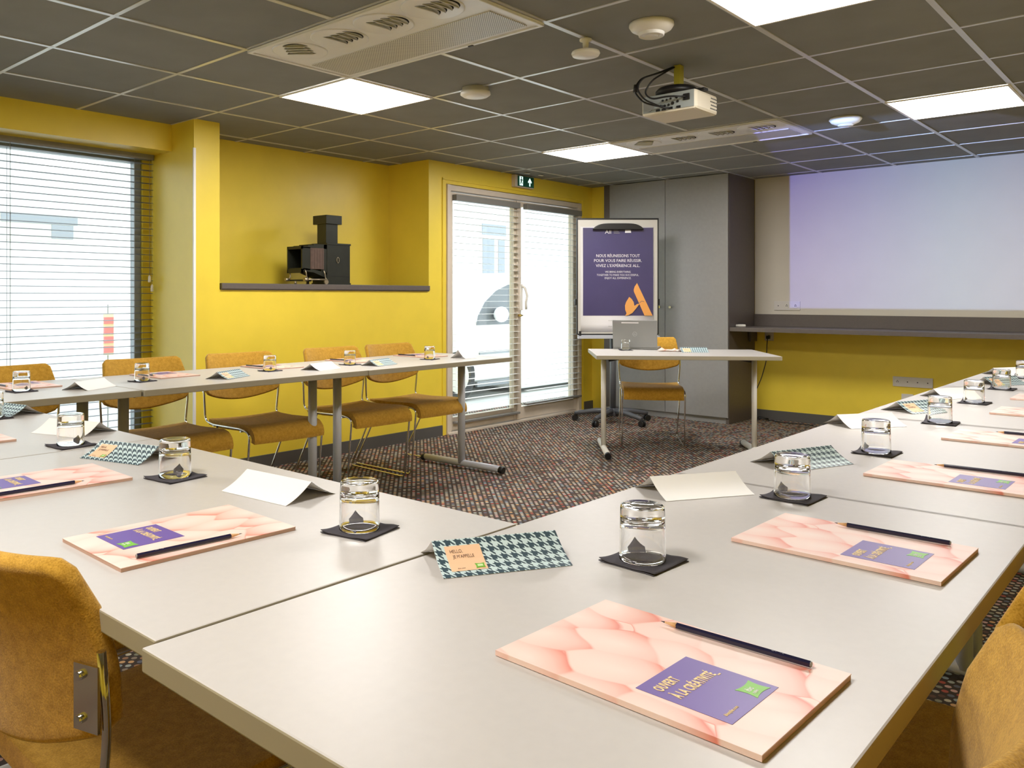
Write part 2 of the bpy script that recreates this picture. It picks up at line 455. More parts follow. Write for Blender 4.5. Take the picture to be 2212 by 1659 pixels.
# ---- window_1
win = tag(bpy.data.objects.new('window_1', None), 'tall grey framed window behind the venetian blind', kind='structure'); C.objects.link(win); win.location = (-2.68, .4, 0)
bm = bm_new()
for (a, b_) in (((-.03, -1.4, .0), (.03, -1.345, 2.065)), ((-.03, 1.30, .0), (.03, 1.345, 2.065)), ((-.028, -1.346, 2.01), (.028, 1.301, 2.063)), ((-.028, -1.346, .002), (.028, 1.301, .12)), ((-.026, -.04, .118), (.026, .01, 2.012))):
    add_box(bm, a, b_, bev=.004)
obj('window_frame', bm, M['win_frame'], win)
bm = bm_new(); add_box(bm, (-.006, -1.345, .12), (0, -.04, 2.01)); add_box(bm, (-.006, .01, .12), (0, 1.30, 2.01)); obj('window_pane', bm, M['pane'], win)
bm = bm_new(); add_box(bm, (.03, 1.345, 0), (.05, 1.40, 2.065)); add_box(bm, (-.1, 1.345, 0), (.03, 1.40, 2.065)); obj('side_panel', bm, M['yellow'], win)

# ---- door_1 (double patio door)
door = tag(bpy.data.objects.new('door_1', None), 'off-white double patio door with glass leaves and blinds', kind='structure'); C.objects.link(door); door.location = (XL, 4.09, 0)
bm = bm_new(); DW = 1.955; F = .045
for a, b_ in (((-.12, 0, 0), (.012, F, 2.06)), ((-.12, DW-F, 0), (.012, DW, 2.06)), ((-.118, F-.001, 2.012), (.010, DW-F+.001, 2.058)), ((-.14, -.002, -.01), (.03, DW+.002, .015))):
    add_box(bm, a, b_, bev=.003)
obj('door_frame', bm, M['door_frame'], door)
for k, (y0, y1) in enumerate(((F+.003, .965), (.972, DW-F-.003))):
    lf = bm_new(); st = .055 if k else .05
    for a, b_ in (((-.075, y0, .02), (-.02, y0+.05, 2.005)), ((-.075, y1-.05, .02), (-.02, y1, 2.005)), ((-.073, y0+.048, 1.957), (-.022, y1-.048, 2.003)), ((-.073, y0+.048, .022), (-.022, y1-.048, .13))):
        add_box(lf, a, b_, bev=.004)
    # hinges
    L_ = obj('door_leaf', lf, M['door_frame'], door)
    g = bm_new(); add_box(g, (-.055, y0+.05, .13), (-.049, y1-.05, 1.955)); obj('glass_pane', g, M['pane'], L_)
bm = bm_new(); add_box(bm, (-.02, .945, .02), (-.008, .992, 2.005), bev=.003); obj('astragal', bm, M['door_frame'], door)
bm = bm_new(); add_tube(bm, smooth_path([(-.01, 1.0, 1.235), (.03, 1.01, 1.22), (.045, 1.03, 1.14), (.035, 1.02, 1.09), (.03, 1.03, 1.02)], .03), .011, 8)
add_box(bm, (-.012, .985, 1.01), (0, 1.02, 1.25), bev=.003)
obj('door_handle', bm, M['plastic_white'], door)
bm = bm_new(); add_tube(bm, [(-.008, .968, .965), (.02, .968, .965)], .012, 12); add_tube(bm, [(.02, .95, .962), (.024, .99, .966)], .006, 8); obj('door_lock', bm, M['brass'], door)
bm = bm_new()
for z in (.16, 1.84): add_tube(bm, [(-.014, .955, z), (-.014, .955, z+.06)], .008, 8)
obj('hinge', bm, M['door_frame'], door)

# ---- venetian blinds
def blind(label, x, y0, y1, z0, z1, pitch, width, m, head_h, cords, grp, depth_head=.05, thin=.0025, tilt=0.):
    t = thing('venetian_blind', label, 'blind', (x, (y0+y1)/2, z1), 0, grp); hw = (y1-y0)/2
    b = bm_new(); add_box(b, (-depth_head/2, -hw, -head_h), (depth_head/2, hw, 0), bev=.003); obj('head_box', b, M['blind_head'], t)
    b = bm_new(); z = -head_h-.025; n = 0
    zb = -(z1-z0)+.02
    while z > zb+.02:
        # slightly crowned slat: 5 point profile
        pr = [(-width/2, 0), (-width/4, .0022), (0, .003), (width/4, .0022), (width/2, 0), (width/4, .0022-thin), (0, .003-thin), (-width/4, .0022-thin)]
        jz = random.uniform(-.0008, .0008)
        if tilt: pr = [(p[0]*math.cos(tilt)-p[1]*math.sin(tilt), p[0]*math.sin(tilt)+p[1]*math.cos(tilt)) for p in pr]
        vs = [[b.verts.new((p[0], s*(hw-.004), z+jz+p[1])) for p in pr] for s in (-1, 1)]
        k = len(pr)
        for i in range(k):
            b.faces.new((vs[0][i], vs[0][(i+1) % k], vs[1][(i+1) % k], vs[1][i]))
        b.faces.new(vs[0]); b.faces.new(list(reversed(vs[1])))
        z -= pitch; n += 1
    # bundle of spare slats is left at the bottom
    obj('slats', b, m, t)
    b = bm_new(); add_box(b, (-width/2, -hw+.002, zb-.018), (width/2, hw-.002, zb), bev=.003); obj('bottom_rail', b, M['blind_head'], t)
    for c in cords:
        b = bm_new()
        for s in (-1, 1): add_tube(b, [(s*width/2, c-(y0+y1)/2, -head_h), (s*width/2, c-(y0+y1)/2, zb)], .0012, 5)
        add_tube(b, [(0, c-(y0+y1)/2+.012, -head_h), (0, c-(y0+y1)/2+.012, zb)], .001, 5)
        obj('ladder_cord', b, M['cord'], t)
    return t
bl = blind('wide venetian blind with slats coloured dark as backlit, covering the left floor-length window', -2.585, -.95, 1.79, .06, 2.078, .0425, .05, M['slat'], .048, (-.5, .2, .905, 1.655), 'venetian blinds', thin=.0045)
b = bm_new(); add_tube(b, [(.04, 1.33, -.05), (.04, 1.33, -.82)], .0012, 5); add_tube(b, [(.045, 1.345, -.05), (.045, 1.345, -.86)], .0012, 5); obj('pull_cord', b, M['cord'], bl)
b = bm_new(); add_lathe(b, [(0, 0), (.008, -.01), (.010, -.045), (.006, -.05), (0, -.05)], 10, center=(.04, 1.33, -.80)); add_lathe(b, [(0, 0), (.008, -.01), (.010, -.045), (.006, -.05), (0, -.05)], 10, center=(.045, 1.345, -.86)); obj('cord_weight', b, M['plastic_white'], bl)
blind('venetian blind on the left leaf of the patio door', XL-.0, 4.185, 5.045, .075, 1.985, .0545, .05, M['slat_white'], .05, (4.93,), 'venetian blinds')
blind('venetian blind on the right leaf of the patio door', XL-.0, 5.145, 6.035, .14, 1.985, .0545, .05, M['slat_white'], .05, (5.90,), 'venetian blinds')

# ---- shelf in the niche
bm = bm_new(); add_box(bm, (XN+.002, 1.985, 1.185), (XL+.02, 3.875, 1.222), bev=.002); add_box(bm, (XL+.002, 1.985, 1.178), (XL+.012, 3.875, 1.187))
tag(obj('niche_shelf', bm, M['cab_dark']), 'dark brown shelf across the yellow wall niche', 'shelf')

# ---- wardrobe by the far wall
cb = thing('cupboard', 'tall grey two-door cupboard with dark side beside the patio door', 'cupboard', (-1.25, 6.19, 0))
def L(x, y, z): return (x+1.25, y-6.19, z)
bm = bm_new(); add_box(bm, L(-.635, 6.19, 0), L(-.607, 6.748, H-.003)); add_box(bm, L(-1.90, 6.19, .05), L(-1.83, 6.748, H-.003)); add_box(bm, L(-1.83, 6.74, .05), L(-.635, 6.748, H-.003)); add_box(bm, L(-1.83, 6.215, H-.03), L(-.635, 6.74, H-.003))
obj('carcass', bm, M['cab_dark'], cb)
bm = bm_new(); add_box(bm, L(-1.90, 6.20, 0), L(-.635, 6.22, .052)); obj('plinth', bm, M['cab_front'], cb)
for x0, x1, kx in ((-1.829, -1.229, -1.277), (-1.225, -.612, -1.163)):
    bm = bm_new(); add_box(bm, L(x0, 6.178, .055), L(x1, 6.1895, H-.006), bev=.0015); d = obj('door', bm, M['cab_front'], cb)
    bm = bm_new(); add_tube(bm, [L(kx, 6.178, 1.038), L(kx, 6.163, 1.038)], .006, 10); add_tube(bm, [L(kx, 6.164, 1.038), L(kx, 6.150, 1.038)], .012, 14); obj('knob', bm, M['chrome'], d)

# ---- long shelf under projection
bm = bm_new(); add_box(bm, (-.604, 6.195, .828), (XR-.01, 6.748, .863), bev=.0015)
ls = tag(obj('wall_shelf', bm, M['cab_dark']), 'long dark grey wall shelf under the projected picture', 'shelf')
bm = bm_new(); add_box(bm, (-.604, 6.728, .8635), (XR-.01, 6.748, .973)); obj('upstand', bm, M['cab_dark'], ls)
bm = bm_new(); add_box(bm, (-.60, 6.60, .72), (-.58, 6.74, .828)); obj('bracket', bm, M['cab_dark'], ls)

# ---- sockets
def socket(name, label, x, z, w_, h_, n, kinds, y=YF):
    t = thing(name, label, 'socket', (x, y, z), 0)
    b = bm_new(); add_box(b, (-w_/2, -.010, -h_/2), (w_/2, -.001, h_/2), bev=.002); obj('cover_plate', b, M['socket'], t)
    for i in range(n):
        cx = -w_/2+(i+.5)*w_/n; b = bm_new(); k = kinds[i]
        if k == 'o':
            add_lathe(b, [(.021, 0), (.021, .004), (.018, .004), (.017, -.004), (0, -.004)], 20); 
            for v in b.verts: v.co = Vector((cx+v.co.x, -.010-v.co.z, v.co.y))
            o = obj('socket_well', b, M['plastic_white'], t)
            b = bm_new(); add_tube(b, [(cx-.006, -.016, -.002), (cx-.006, -.0085, -.002)], .0028, 8); add_tube(b, [(cx+.006, -.016, -.002), (cx+.006, -.0085, -.002)], .0028, 8); add_tube(b, [(cx, -.018, .009), (cx, -.0085, .009)], .0028, 8)
            obj('pin_hole', b, M['black'], t)
        else:
            add_box(b, (cx-.004, -.0115, -.004), (cx+.004, -.0095, .004)); obj('port', b, M['black'], t)
    return t
socket('wall_socket', 'white triple socket on the white wall above the shelf upstand', -.305, 1.052, .235, .082, 3, 'poo')
socket('wall_socket', 'white four-gang socket strip low on the yellow far wall', .729, .425, .30, .082, 4, 'oppp')
socket('wall_socket', 'small white socket plate low on the wall, half hidden by the right table row', .69, .29, .09, .07, 1, 'p')
socket('wall_socket', 'single white socket tucked under the left end of the wall shelf', -.468, .768, .082, .082, 1, 'o')
# plug and cable
cab = thing('power_cable', 'thin black cable hanging from under the wall shelf to the floor', 'cable', (-.468, 6.70, 0))
b = bm_new(); add_box(b, (-.015, -.0, .745), (.015, .035, .775), bev=.004); obj('plug', b, M['black'], cab)
pts = [(0, .005, .75), (0, -.01, .70), (.0, -.02, .55), (-.04, -.04, .38), (-.09, -.06, .25), (-.10, -.05, .1), (-.07, -.06, .02)]
pts += [(-.02+.07*math.cos(a), -.10+.05*math.sin(a), .012+.010*math.sin(a*1.7)+.01) for a in [k*.5 for k in range(3, 30)]]
pts += [(.10, -.10, .008), (.22, -.12, .006), (.33, -.09, .006), (.45, -.11, .006)]
b = bm_new(); add_tube(b, smooth_path(pts, .04, 3), .004, 6); obj('lead', b, M['black'], cab)
# little white box on the shelf
rc = thing('remote_control', 'small white rounded gadget lying at the left end of the wall shelf', 'remote', (-.575, 6.36, .8635), .5)
b = bm_new(); add_box(b, (-.045, -.02, 0), (.045, .02, .022), bev=.008); obj('casing', b, M['plastic_white'], rc)
b = bm_new(); add_box(b, (-.02, -.008, .0221), (.02, .008, .0235)); obj('button', b, M['socket'], rc)

# ---- exit sign
ex = thing('exit_sign', 'green emergency exit sign with running figure and arrow above the patio door', 'exit sign', (XL, 5.08, 2.18))
b = bm_new(); add_box(b, (.001, -.138, -.058), (.045, .138, .052), bev=.003); obj('housing', b, M['door_frame'], ex)
b = bm_new(); add_box(b, (.0455, -.105, -.050), (.048, .132, .045)); obj('panel', b, M['exit_green'], ex)
b = bm_new(); X0 = .0485
def yz(b, pts, x0=X0, th=.0015):
    add_prism(b, pts, x0, x0+th, axis='x')
yz(b, [(.070-.0, .034), (.098, .0), (.092, -.012), (.078, .002), (.078, -.040), (.062, -.040), (.062, .002), (.048, -.012), (.042, .0)])
obj('arrow_symbol', b, M['exit_white'], ex)
b = bm_new(); yz(b, [(-.080, -.042), (-.032, -.042), (-.032, .038), (-.080, .038)]); obj('door_symbol', b, M['exit_white'], ex)
b = bm_new(); x1 = X0+.0018
yz(b, [(-.056+.008*math.cos(a), .026+.008*math.sin(a)) for a in [k*PI/4 for k in range(8)]], x1, .001)
yz(b, [(-.062, .016), (-.046, .016), (-.050, -.008), (-.040, -.024), (-.046, -.030), (-.058, -.010), (-.070, -.034), (-.076, -.030), (-.064, -.004)], x1, .001)
yz(b, [(-.046, .016), (-.036, .004), (-.040, .0), (-.050, .010)], x1, .001); yz(b, [(-.062, .016), (-.074, .004), (-.070, .0), (-.060, .008)], x1, .001)
obj('running_figure', b, M['exit_green'], ex)
for y in (4.98, 5.16):
    b = bm_new(); add_box(b, (-.012, -.03, -.006), (.012, .03, 0), bev=.002)
    tag(obj('ceiling_clip', b, M['plastic_white'], loc=(-1.93 + (y-4.98)*.1, y, H-.004)), 'tiny white clip on the ceiling, the %s of the two by the exit sign' % ('left one' if y < 5 else 'right one'), 'clip', 'ceiling clips')

# ------------------------------------------------------------------ ceiling fittings
lt = thing('ceiling_light', '', 'ceiling light', (0, 0, H), 0, 'square LED ceiling lights')
b = bm_new()
for a, c_ in (((-.298, -.298, -.008), (.298, -.286, -.001)), ((-.298, .286, -.008), (.298, .298, -.001)), ((-.298, -.286, -.008), (-.286, .286, -.001)), ((.286, -.286, -.008), (.298, .286, -.001))): add_box(b, a, c_)
obj('light_frame', b, M['lamp_frame'], lt)
b = bm_new(); add_box(b, (-.286, -.286, -.006), (.286, .286, -.003)); obj('diffuser', b, M['lamp'], lt)
ser = Series(lt)
for x, y, l in ((-.9, 2.1, 'square lit LED panel in the ceiling beside the nearer air unit'), (-.9, 4.5, 'square lit LED panel touching the left end of the farther air unit'),
                (1.5, 2.1, 'large lit LED panel cut by the top edge of the picture'), (1.5, 4.5, 'lit LED panel in the ceiling above the far right of the right table row'),
                (1.5, -.9, 'lit LED panel in the ceiling at the rear of the room, right side'), (-.9, -.9, 'lit LED panel in the ceiling at the rear of the room, window side')):
    ser.put((x, y, H-.004), 0, l)

au = thing('air_unit', '', 'air conditioner', (0, 0, H), 0, 'ceiling air units')
b = bm_new(); add_box(b, (-.598, -.298, -.010), (.598, .298, -.001), bev=.003)
for a, c_ in (((-.598, -.298, -.016), (.598, -.280, -.009)), ((-.598, .282, -.016), (.598, .298, -.009)), ((-.598, -.298, -.016), (-.58, .298, -.009)), ((.58, -.298, -.016), (.598, .298, -.009))): add_box(b, a, c_, bev=.002)
obj('face_plate', b, M['unit_white'], au)
b = bm_new(); add_box(b, (-.545, .02, -.014), (.545, .250, -.0102)); obj('grille', b, M['perf'], au)
b = bm_new(); add_box(b, (.20, .284, -.020), (.225, .294, -.016)); obj('latch', b, M['black'], au)
for i in range(4):
    cx, cy = -.408+.272*i, -.150
    dsc = bm_new(); add_lathe(dsc, [(.122, -.010), (.122, -.0135), (.116, -.015), (0, -.015)], 40, center=(cx, cy, 0))
    D_ = obj('diffuser_disc', dsc, M['unit_white'], au)
    fins = bm_new(); slots = bm_new()
    rot = Matrix.Rotation(0 if i else -.9, 4, 'Z')
    for k in range(4):
        ox = -.035+.034*k; R_ = .085
        th0, th1 = -.95+.06*k, .95-.06*k; n = 12
        def P(a, dx, z):
            v = Vector((ox+dx+R_*math.cos(a)-.045, R_*math.sin(a)*.95, 0)); v = rot @ v
            return Vector((cx+v.x, cy+v.y, z))
        for q in range(n):
            a0 = th0+(th1-th0)*q/n; a1 = th0+(th1-th0)*(q+1)/n
            s0 = math.sin(PI*q/n)**.6 if q else 0; s1 = math.sin(PI*(q+1)/n)**.6 if q+1 < n else 0
            # crescent scoop: rises from the disc and bulges downwards
            A0, A1 = P(a0, -.022*s0, -.0152), P(a1, -.022*s1, -.0152)
            B0, B1 = P(a0, 0, -.0152-.014*s0), P(a1, 0, -.0152-.014*s1)
            va = [fins.verts.new(v) for v in (A0, A1, B1, B0)]
            try: f = fins.faces.new(va); f.smooth = True
            except Exception: pass
            vb = [slots.verts.new(v) for v in (P(a0, .001, -.0154), P(a1, .001, -.0154), P(a1, .001+.011*s1, -.0154), P(a0, .001+.011*s0, -.0154))]
            slots.faces.new(vb)
    bmesh.ops.remove_doubles(fins, verts=fins.verts[:], dist=.0003)
    o = obj('louvre', fins, M['unit_white'], D_); sm = o.modifiers.new('s', 'SOLIDIFY'); sm.thickness = .002
    bmesh.ops.remove_doubles(slots, verts=slots.verts[:], dist=.0001)
    o = obj('air_slot', slots, M['slot'], D_); sm = o.modifiers.new('s', 'SOLIDIFY'); sm.thickness = .0006
ser = Series(au)
ser.put((0, 1.5, H-.004), 0, 'white ceiling air unit with round diffusers, the nearer one at the top edge')
ser.put((0, 4.5, H-.004), 0, 'white ceiling air unit with four round diffusers, the farther one behind the projector')

# detectors
t = thing('smoke_detector', 'cone-shaped cream detector with slotted base, nearest the large light panel', 'detector', (.904, 2.105, H))
b = bm_new(); add_lathe(b, [(0, -.001), (.088, -.001), (.089, -.012), (.080, -.026), (.055, -.040), (.052, -.040)], 40); obj('body', b, M['plastic_white'], t)
b = bm_new(); add_lathe(b, [(.052, -.040), (.050, -.052), (.046, -.054), (.044, -.048), (.030, -.048), (.030, -.053), (.026, -.053), (.024, -.048), (0, -.048)], 32); obj('grille', b, M['unit_white'], t)
t = thing('motion_sensor', 'round white sensor hanging on a short stem from the ceiling bar', 'sensor', (.60, 2.09, H))
b = bm_new(); add_lathe(b, [(0, -.003), (.026, -.003), (.026, -.012), (.013, -.018), (.011, -.055), (0, -.055)], 24); obj('stem', b, M['plastic_white'], t)
b = bm_new(); add_lathe(b, [(0, -.050), (.030, -.050), (.058, -.058), (.061, -.066), (.056, -.076), (0, -.080)], 36); obj('disc', b, M['plastic_white'], t)
t = thing('smoke_detector', 'flat round white detector with raised base, beside the left light panel', 'detector', (-.302, 2.41, H))
b = bm_new(); add_lathe(b, [(0, -.001), (.070, -.001), (.070, -.020), (.078, -.022), (.080, -.036), (.066, -.046), (.05, -.047)], 40); obj('body', b, M['plastic_white'], t)
b = bm_new(); add_lathe(b, [(.05, -.047), (.048, -.049), (0, -.050)], 30); obj('cap', b, M['bead'], t)
t = thing('smoke_detector', 'domed white detector on the ceiling lit bluish by the projector', 'detector', (.9, 4.50, H))
b = bm_new(); add_lathe(b, [(0, -.001), (.088, -.001), (.094, -.012), (.080, -.030), (.050, -.044), (0, -.050)], 40); obj('body', b, M['plastic_white'], t)
b = bm_new(); add_lathe(b, [(.045, -.046), (.043, -.050), (0, -.053)], 30); obj('cap', b, M['unit_white'], t)

# projector
pj = thing('projector', 'cream ceiling-mounted projector trailing black cables', 'projector', (.695, 2.72, H), 0)
b = bm_new(); add_box(b, (-.016, .0, -.115), (.016, .04, -.002), bev=.002); obj('mount_bracket', b, M['yel_metal'], pj)
b = bm_new(); add_lathe(b, [(0, -.112), (.085, -.114), (.098, -.128), (.098, -.145), (0, -.15)], 28); add_box(b, (-.13, -.02, -.15), (.15, .02, -.135), bev=.004); add_box(b, (-.02, -.08, -.15), (.02, .12, -.135), bev=.004); obj('mount_plate', b, M['black'], pj)
pz0, pz1 = -.245, -.152
b = bm_new(); add_box(b, (-.135, -.095, pz0), (.145, .13, pz1), bev=.014); obj('shell', b, M['proj'], pj)
b = bm_new(); add_box(b, (-.125, -.0965, pz0+.012), (.135, -.0945, pz1-.004)); rp = obj('connector_panel', b, M['proj_rear'], pj)
b = bm_new()
for kx, kz, r_ in ((-.03, -.21, .006), (-.01, -.212, .006), (.01, -.21, .006), (.03, -.205, .008), (.055, -.2, .006), (.0, -.185, .005), (.02, -.182, .005), (-.02, -.186, .005), (.05, -.18, .007)):
    add_tube(b, [(kx, -.100, kz), (kx, -.0966, kz)], r_, 10)
for kx, kz in ((-.045, -.228), (-.015, -.228), (.02, -.226), (.06, -.226)): add_box(b, (kx-.010, -.100, kz-.005), (kx+.010, -.0966, kz+.005))
add_box(b, (.085, -.103, -.20), (.115, -.0966, -.172)); obj('port', b, M['black'], rp)
b = bm_new(); add_tube(b, [(-.095, -.1, -.2), (-.095, -.0966, -.2)], .028, 24); obj('speaker_grille', b, M['laptop'], rp)
b = bm_new()
for i in range(5):
    for j in range(4):
        add_box(b, (.1445, .05+.014*i+(j % 2)*.006, -.225+.016*j), (.1462, .058+.014*i+(j % 2)*.006, -.219+.016*j))
obj('vent_hole', b, M['black'], pj)
b = bm_new(); add_tube(b, [(.07, .128, -.195), (.07, .145, -.195)], .028, 24); obj('lens', b, M['black'], pj)
for q, cp in enumerate(([(-.03, .02, -.004), (-.07, -.03, -.03), (-.13, -.12, -.07), (-.15, -.14, -.13), (-.10, -.14, -.19), (-.03, -.12, -.215), (-.01, -.10, -.212)],
           [(-.02, .02, -.004), (-.05, -.03, -.03), (-.11, -.13, -.07), (-.13, -.15, -.12), (-.09, -.15, -.18), (.0, -.13, -.228), (.02, -.10, -.226)],
           [(-.01, .01, -.006), (-.03, -.05, -.04), (-.06, -.13, -.09), (-.09, -.15, -.15), (-.05, -.15, -.185), (.03, -.14, -.18), (.10, -.105, -.187)])):
    b = bm_new(); add_tube(b, smooth_path(cp, .03, 4), .0042, 8); obj('cable', b, M['black'], pj)
b = bm_new(); add_tube(b, [(-.142, -.136, -.135), (-.138, -.134, -.10)], .013, 10); obj('cable_tie', b, M['black'], pj)

# ------------------------------------------------------------------ tables
def make_table(name, Lx, Wy, top, th=.028, col_r=.023, lm='leg_grey'):
    t = thing(name, '', 'table', (0, 0, 0))
    b = bm_new(); add_box(b, (-Lx/2+.001, -Wy/2, top-th), (Lx/2-.001, Wy/2, top), 0, bev=.0025)
    for f in b.faces:
        f.material_index = 0 if abs(f.normal.z) > .5 and f.calc_center_median().z > top-th/2 else 1
    obj('tabletop', b, [M['tabletop'], M['table_edge']], t)
    for s in (-1, 1):
        x = s*(Lx/2-.085)
        b = bm_new(); add_tube(b, [(x, 0, .03), (x, 0, top-th-.012)], col_r, 20); lg = obj('leg', b, M[lm], t)
        b = bm_new(); add_box(b, (x-s*.02-.05, -.07, top-th-.014), (x-s*.02+.05, .07, top-th-.0005), bev=.002); add_tube(b, [(x-s*.03, -.03, top-th-.03), (x-s*.13, -.02, top-th-.012)], .012, 8); obj('fold_hinge', b, M['black'], lg)
        b = bm_new(); add_tube(b, [(x, -.30, .032), (x, .30, .032)], .0215, 16); ft = obj('foot', b, M[lm], lg)
        for e in (-1, 1):
            b = bm_new(); add_tube(b, [(x, e*.298, .030), (x, e*.325, .026)], [.0235, .022], 16)
            obj('foot_cap', b, M['black'], ft)
    return t
G = 'greige folding conference tables'
# right-hand row, long side along Y
TB = make_table('conference_table', 1.21, .66, T)
ser = Series(TB)
for y0, y1, l in ((-.455, .80, 'greige conference table nearest the camera, forming the corner of the U'), (.80, 2.01, 'second greige table of the right-hand row'),
                  (2.01, 3.22, 'third greige table of the right-hand row'), (3.22, 4.43, 'last greige table of the right-hand row, nearest the far wall')):
    o = ser.put((2.03, (y0+y1)/2, 0), PI/2, l); o['group'] = G
    if y1-y0 > 1.22: o.scale = (1.255/1.21, 1, 1)
for x0, x1, l in ((.432, 1.698, 'greige table of the near left row, meeting the corner table'), (-.83, .432, 'greige table in the left corner, beyond the crosswise seam')):
    o = dup(TB, ((x0+x1)/2, -.105, 0), 0, l, G); o.scale = (1.262/1.21, 1, 1)
for (cx, cy, a, l) in ((-1.075, .14, 90.6, 'greige window-side table at the left edge of the picture'), (-1.08, 1.405, 91.0, 'greige middle table of the window-side row'), (-1.10, 2.66, 91.6, 'greige last table of the window-side row, near the patio door')):
    o = dup(TB, (cx, cy, 0), math.radians(a), l, G); o.scale = (1.262/1.21, .715/.66, 1)
desk = make_table('presenter_desk', 1.245, .75, .73, col_r=.0185, lm='leg_white'); desk['category'] = 'table'
desk['label'] = 'separate greige desk with the laptop, standing before the cupboard'
desk.location = (-.298, 4.651, 0); DA = math.radians(37.8); desk.rotation_euler = (0, 0, DA)

# ------------------------------------------------------------------ chairs (local +y = facing)
def make_chair():
    t = thing('conference_chair', '', 'chair', (0, 0, 0), 0, 'mustard upholstered conference chairs')
    W = .435
    # seat profile along y : rear to waterfall front
    prof = [(-.215, .452), (-.17, .447), (-.05, .446), (.08, .452), (.17, .456), (.215, .450), (.243, .430), (.252, .405), (.248, .385)]
    def seat(u, v):
        k = u*(len(prof)-1); i = min(int(k), len(prof)-2); f = k-i
        y = prof[i][0]*(1-f)+prof[i+1][0]*f; z = prof[i][1]*(1-f)+prof[i+1][1]*f
        dy = prof[i+1][0]-prof[i][0]; dz = prof[i+1][1]-prof[i][1]; l = math.hypot(dy, dz)
        s = (v-.5)*2
        return Vector((s*W/2, y, z-.008*(1-s*s)*(1 if i < 4 else .3))), Vector((0, -dz/l, dy/l))
    b = bm_new(); grid_slab(b, seat, 24, 12, .034); bmesh.ops.translate(b, verts=b.verts[:], vec=(0, 0, -.012)); o = obj('seat', b, M['fabric'], t)
    bv = o.modifiers.new('b', 'BEVEL'); bv.width = .009; bv.segments = 3; bv.limit_method = 'ANGLE'; bv.angle_limit = .8
    # backrest: curved panel, concave towards the sitter
    bp = [(.530, -.210), (.560, -.212), (.62, -.213), (.68, -.217), (.74, -.232), (.80, -.262), (.822, -.277)]
    def back(u, v):
        s = (u-.5)*2
        zlow = .592-.050*(1-s*s); ztop = .811-.007*(1-s*s)
        # rounded upper corners
        cr = max(0, abs(s)-.90)/.10; ztop -= .016*cr**2.2
        zlow += .014*cr**2
        z = zlow+(ztop-zlow)*v
        k = 0
        while k < len(bp)-2 and z > bp[k+1][0]: k += 1
        f = (z-bp[k][0])/(bp[k+1][0]-bp[k][0]); y = bp[k][1]*(1-f)+bp[k+1][1]*f
        dy = bp[k+1][1]-bp[k][1]; dz = bp[k+1][0]-bp[k][0]
        wd = .472-.052*min(1, max(0, (z-.66)/.15))
        x = s*wd/2; y -= .060*(1-s*s)
        n = Vector((-.24*s*1.1, 1, -dy/dz)).normalized()
        return Vector((x, y, z)), n
    b = bm_new(); grid_slab(b, back, 28, 14, .026); o = obj('backrest', b, M['fabric'], t)
    bv = o.modifiers.new('b', 'BEVEL'); bv.width = .009; bv.segments = 3; bv.limit_method = 'ANGLE'; bv.angle_limit = .8
    for s in (-1, 1):
        x = s*.228
        xo = s*.240
        path = [(xo, -.236, .70), (xo, -.228, .60), (x, -.236, .445), (x, -.15, .430), (x, .15, .438), (x, .235, .425), (x, .225, .33), (x, .19, .012), (x, -.345, .012), (x, -.10, .425)]
        b = bm_new(); add_tube(b, smooth_path(path, .035, 6), .0058, 10); obj('sled_frame', b, M['chrome'], t)
        b = bm_new(); add_prism(b, [(xo+s*.002, -.238), (xo-s*.038, -.250), (xo-s*.037, -.254), (xo+s*.003, -.242)], .600, .682)
        for zz in (.614, .668): add_tube(b, [(xo-s*.026, -.246, zz), (xo-s*.024, -.256, zz)], .006, 10)
        obj('back_bracket', b, M['chrome'], t)
    b = bm_new(); add_tube(b, [(-.228, -.15, .425), (.228, -.15, .425)], .0055, 8); add_tube(b, [(-.228, .14, .425), (.228, .14, .425)], .0055, 8); obj('cross_bar', b, M['chrome'], t)
    return t
CH = make_chair(); cs = Series(CH)
def face(fx, fy): return math.atan2(fy, fx)-PI/2
for y, x, a, l in ((.535, -1.33, 0, 'mustard chair at the window-side row, cut by the left edge of the picture'),
                (1.215, -1.33, -1, 'mustard chair before the window, left of the white corner bead'),
                (1.795, -1.33, -3, 'mustard chair just right of the white corner bead, before the yellow wall'),
                (2.485, -1.34, -2, 'mustard chair under the niche shelf, second from the patio door'),
                (3.015, -1.36, 0, 'mustard chair nearest the patio door in the window-side row')):
    cs.put((x, y, 0), -PI/2+math.radians(a), l)
cs.put((-.63, 4.85, 0), face(.55, -.835), 'mustard chair behind the desk with the laptop')
cs.put((1.333, -.205, 0), 0, 'large mustard chair seen from behind at bottom left, nearest the camera')
cs.put((.76, -.205, 0), 0, 'mustard chair mostly hidden behind the bottom left chair, under the table edge')
cs.put((2.165, -.115, 0), PI/2, 'mustard chair at the bottom right corner of the picture')
cs.put((2.165, .465, 0), PI/2, 'mustard chair at the right edge, just beyond the bottom right chair')
# orange thread on the near left chair
b = bm_new()
for k in range(6):
    add_tube(b, [(0, 0, 0), (random.uniform(-.006, .006), random.uniform(-.008, 0), random.uniform(-.007, .004))], .0014, 5)
th = obj('thread_tuft', b, M['tag'])
near_chair = [o for o in bpy.data.objects if o.get('label', '').startswith('large mustard')][0]
th.parent = near_chair; th.location = (.172, -.283, .795)

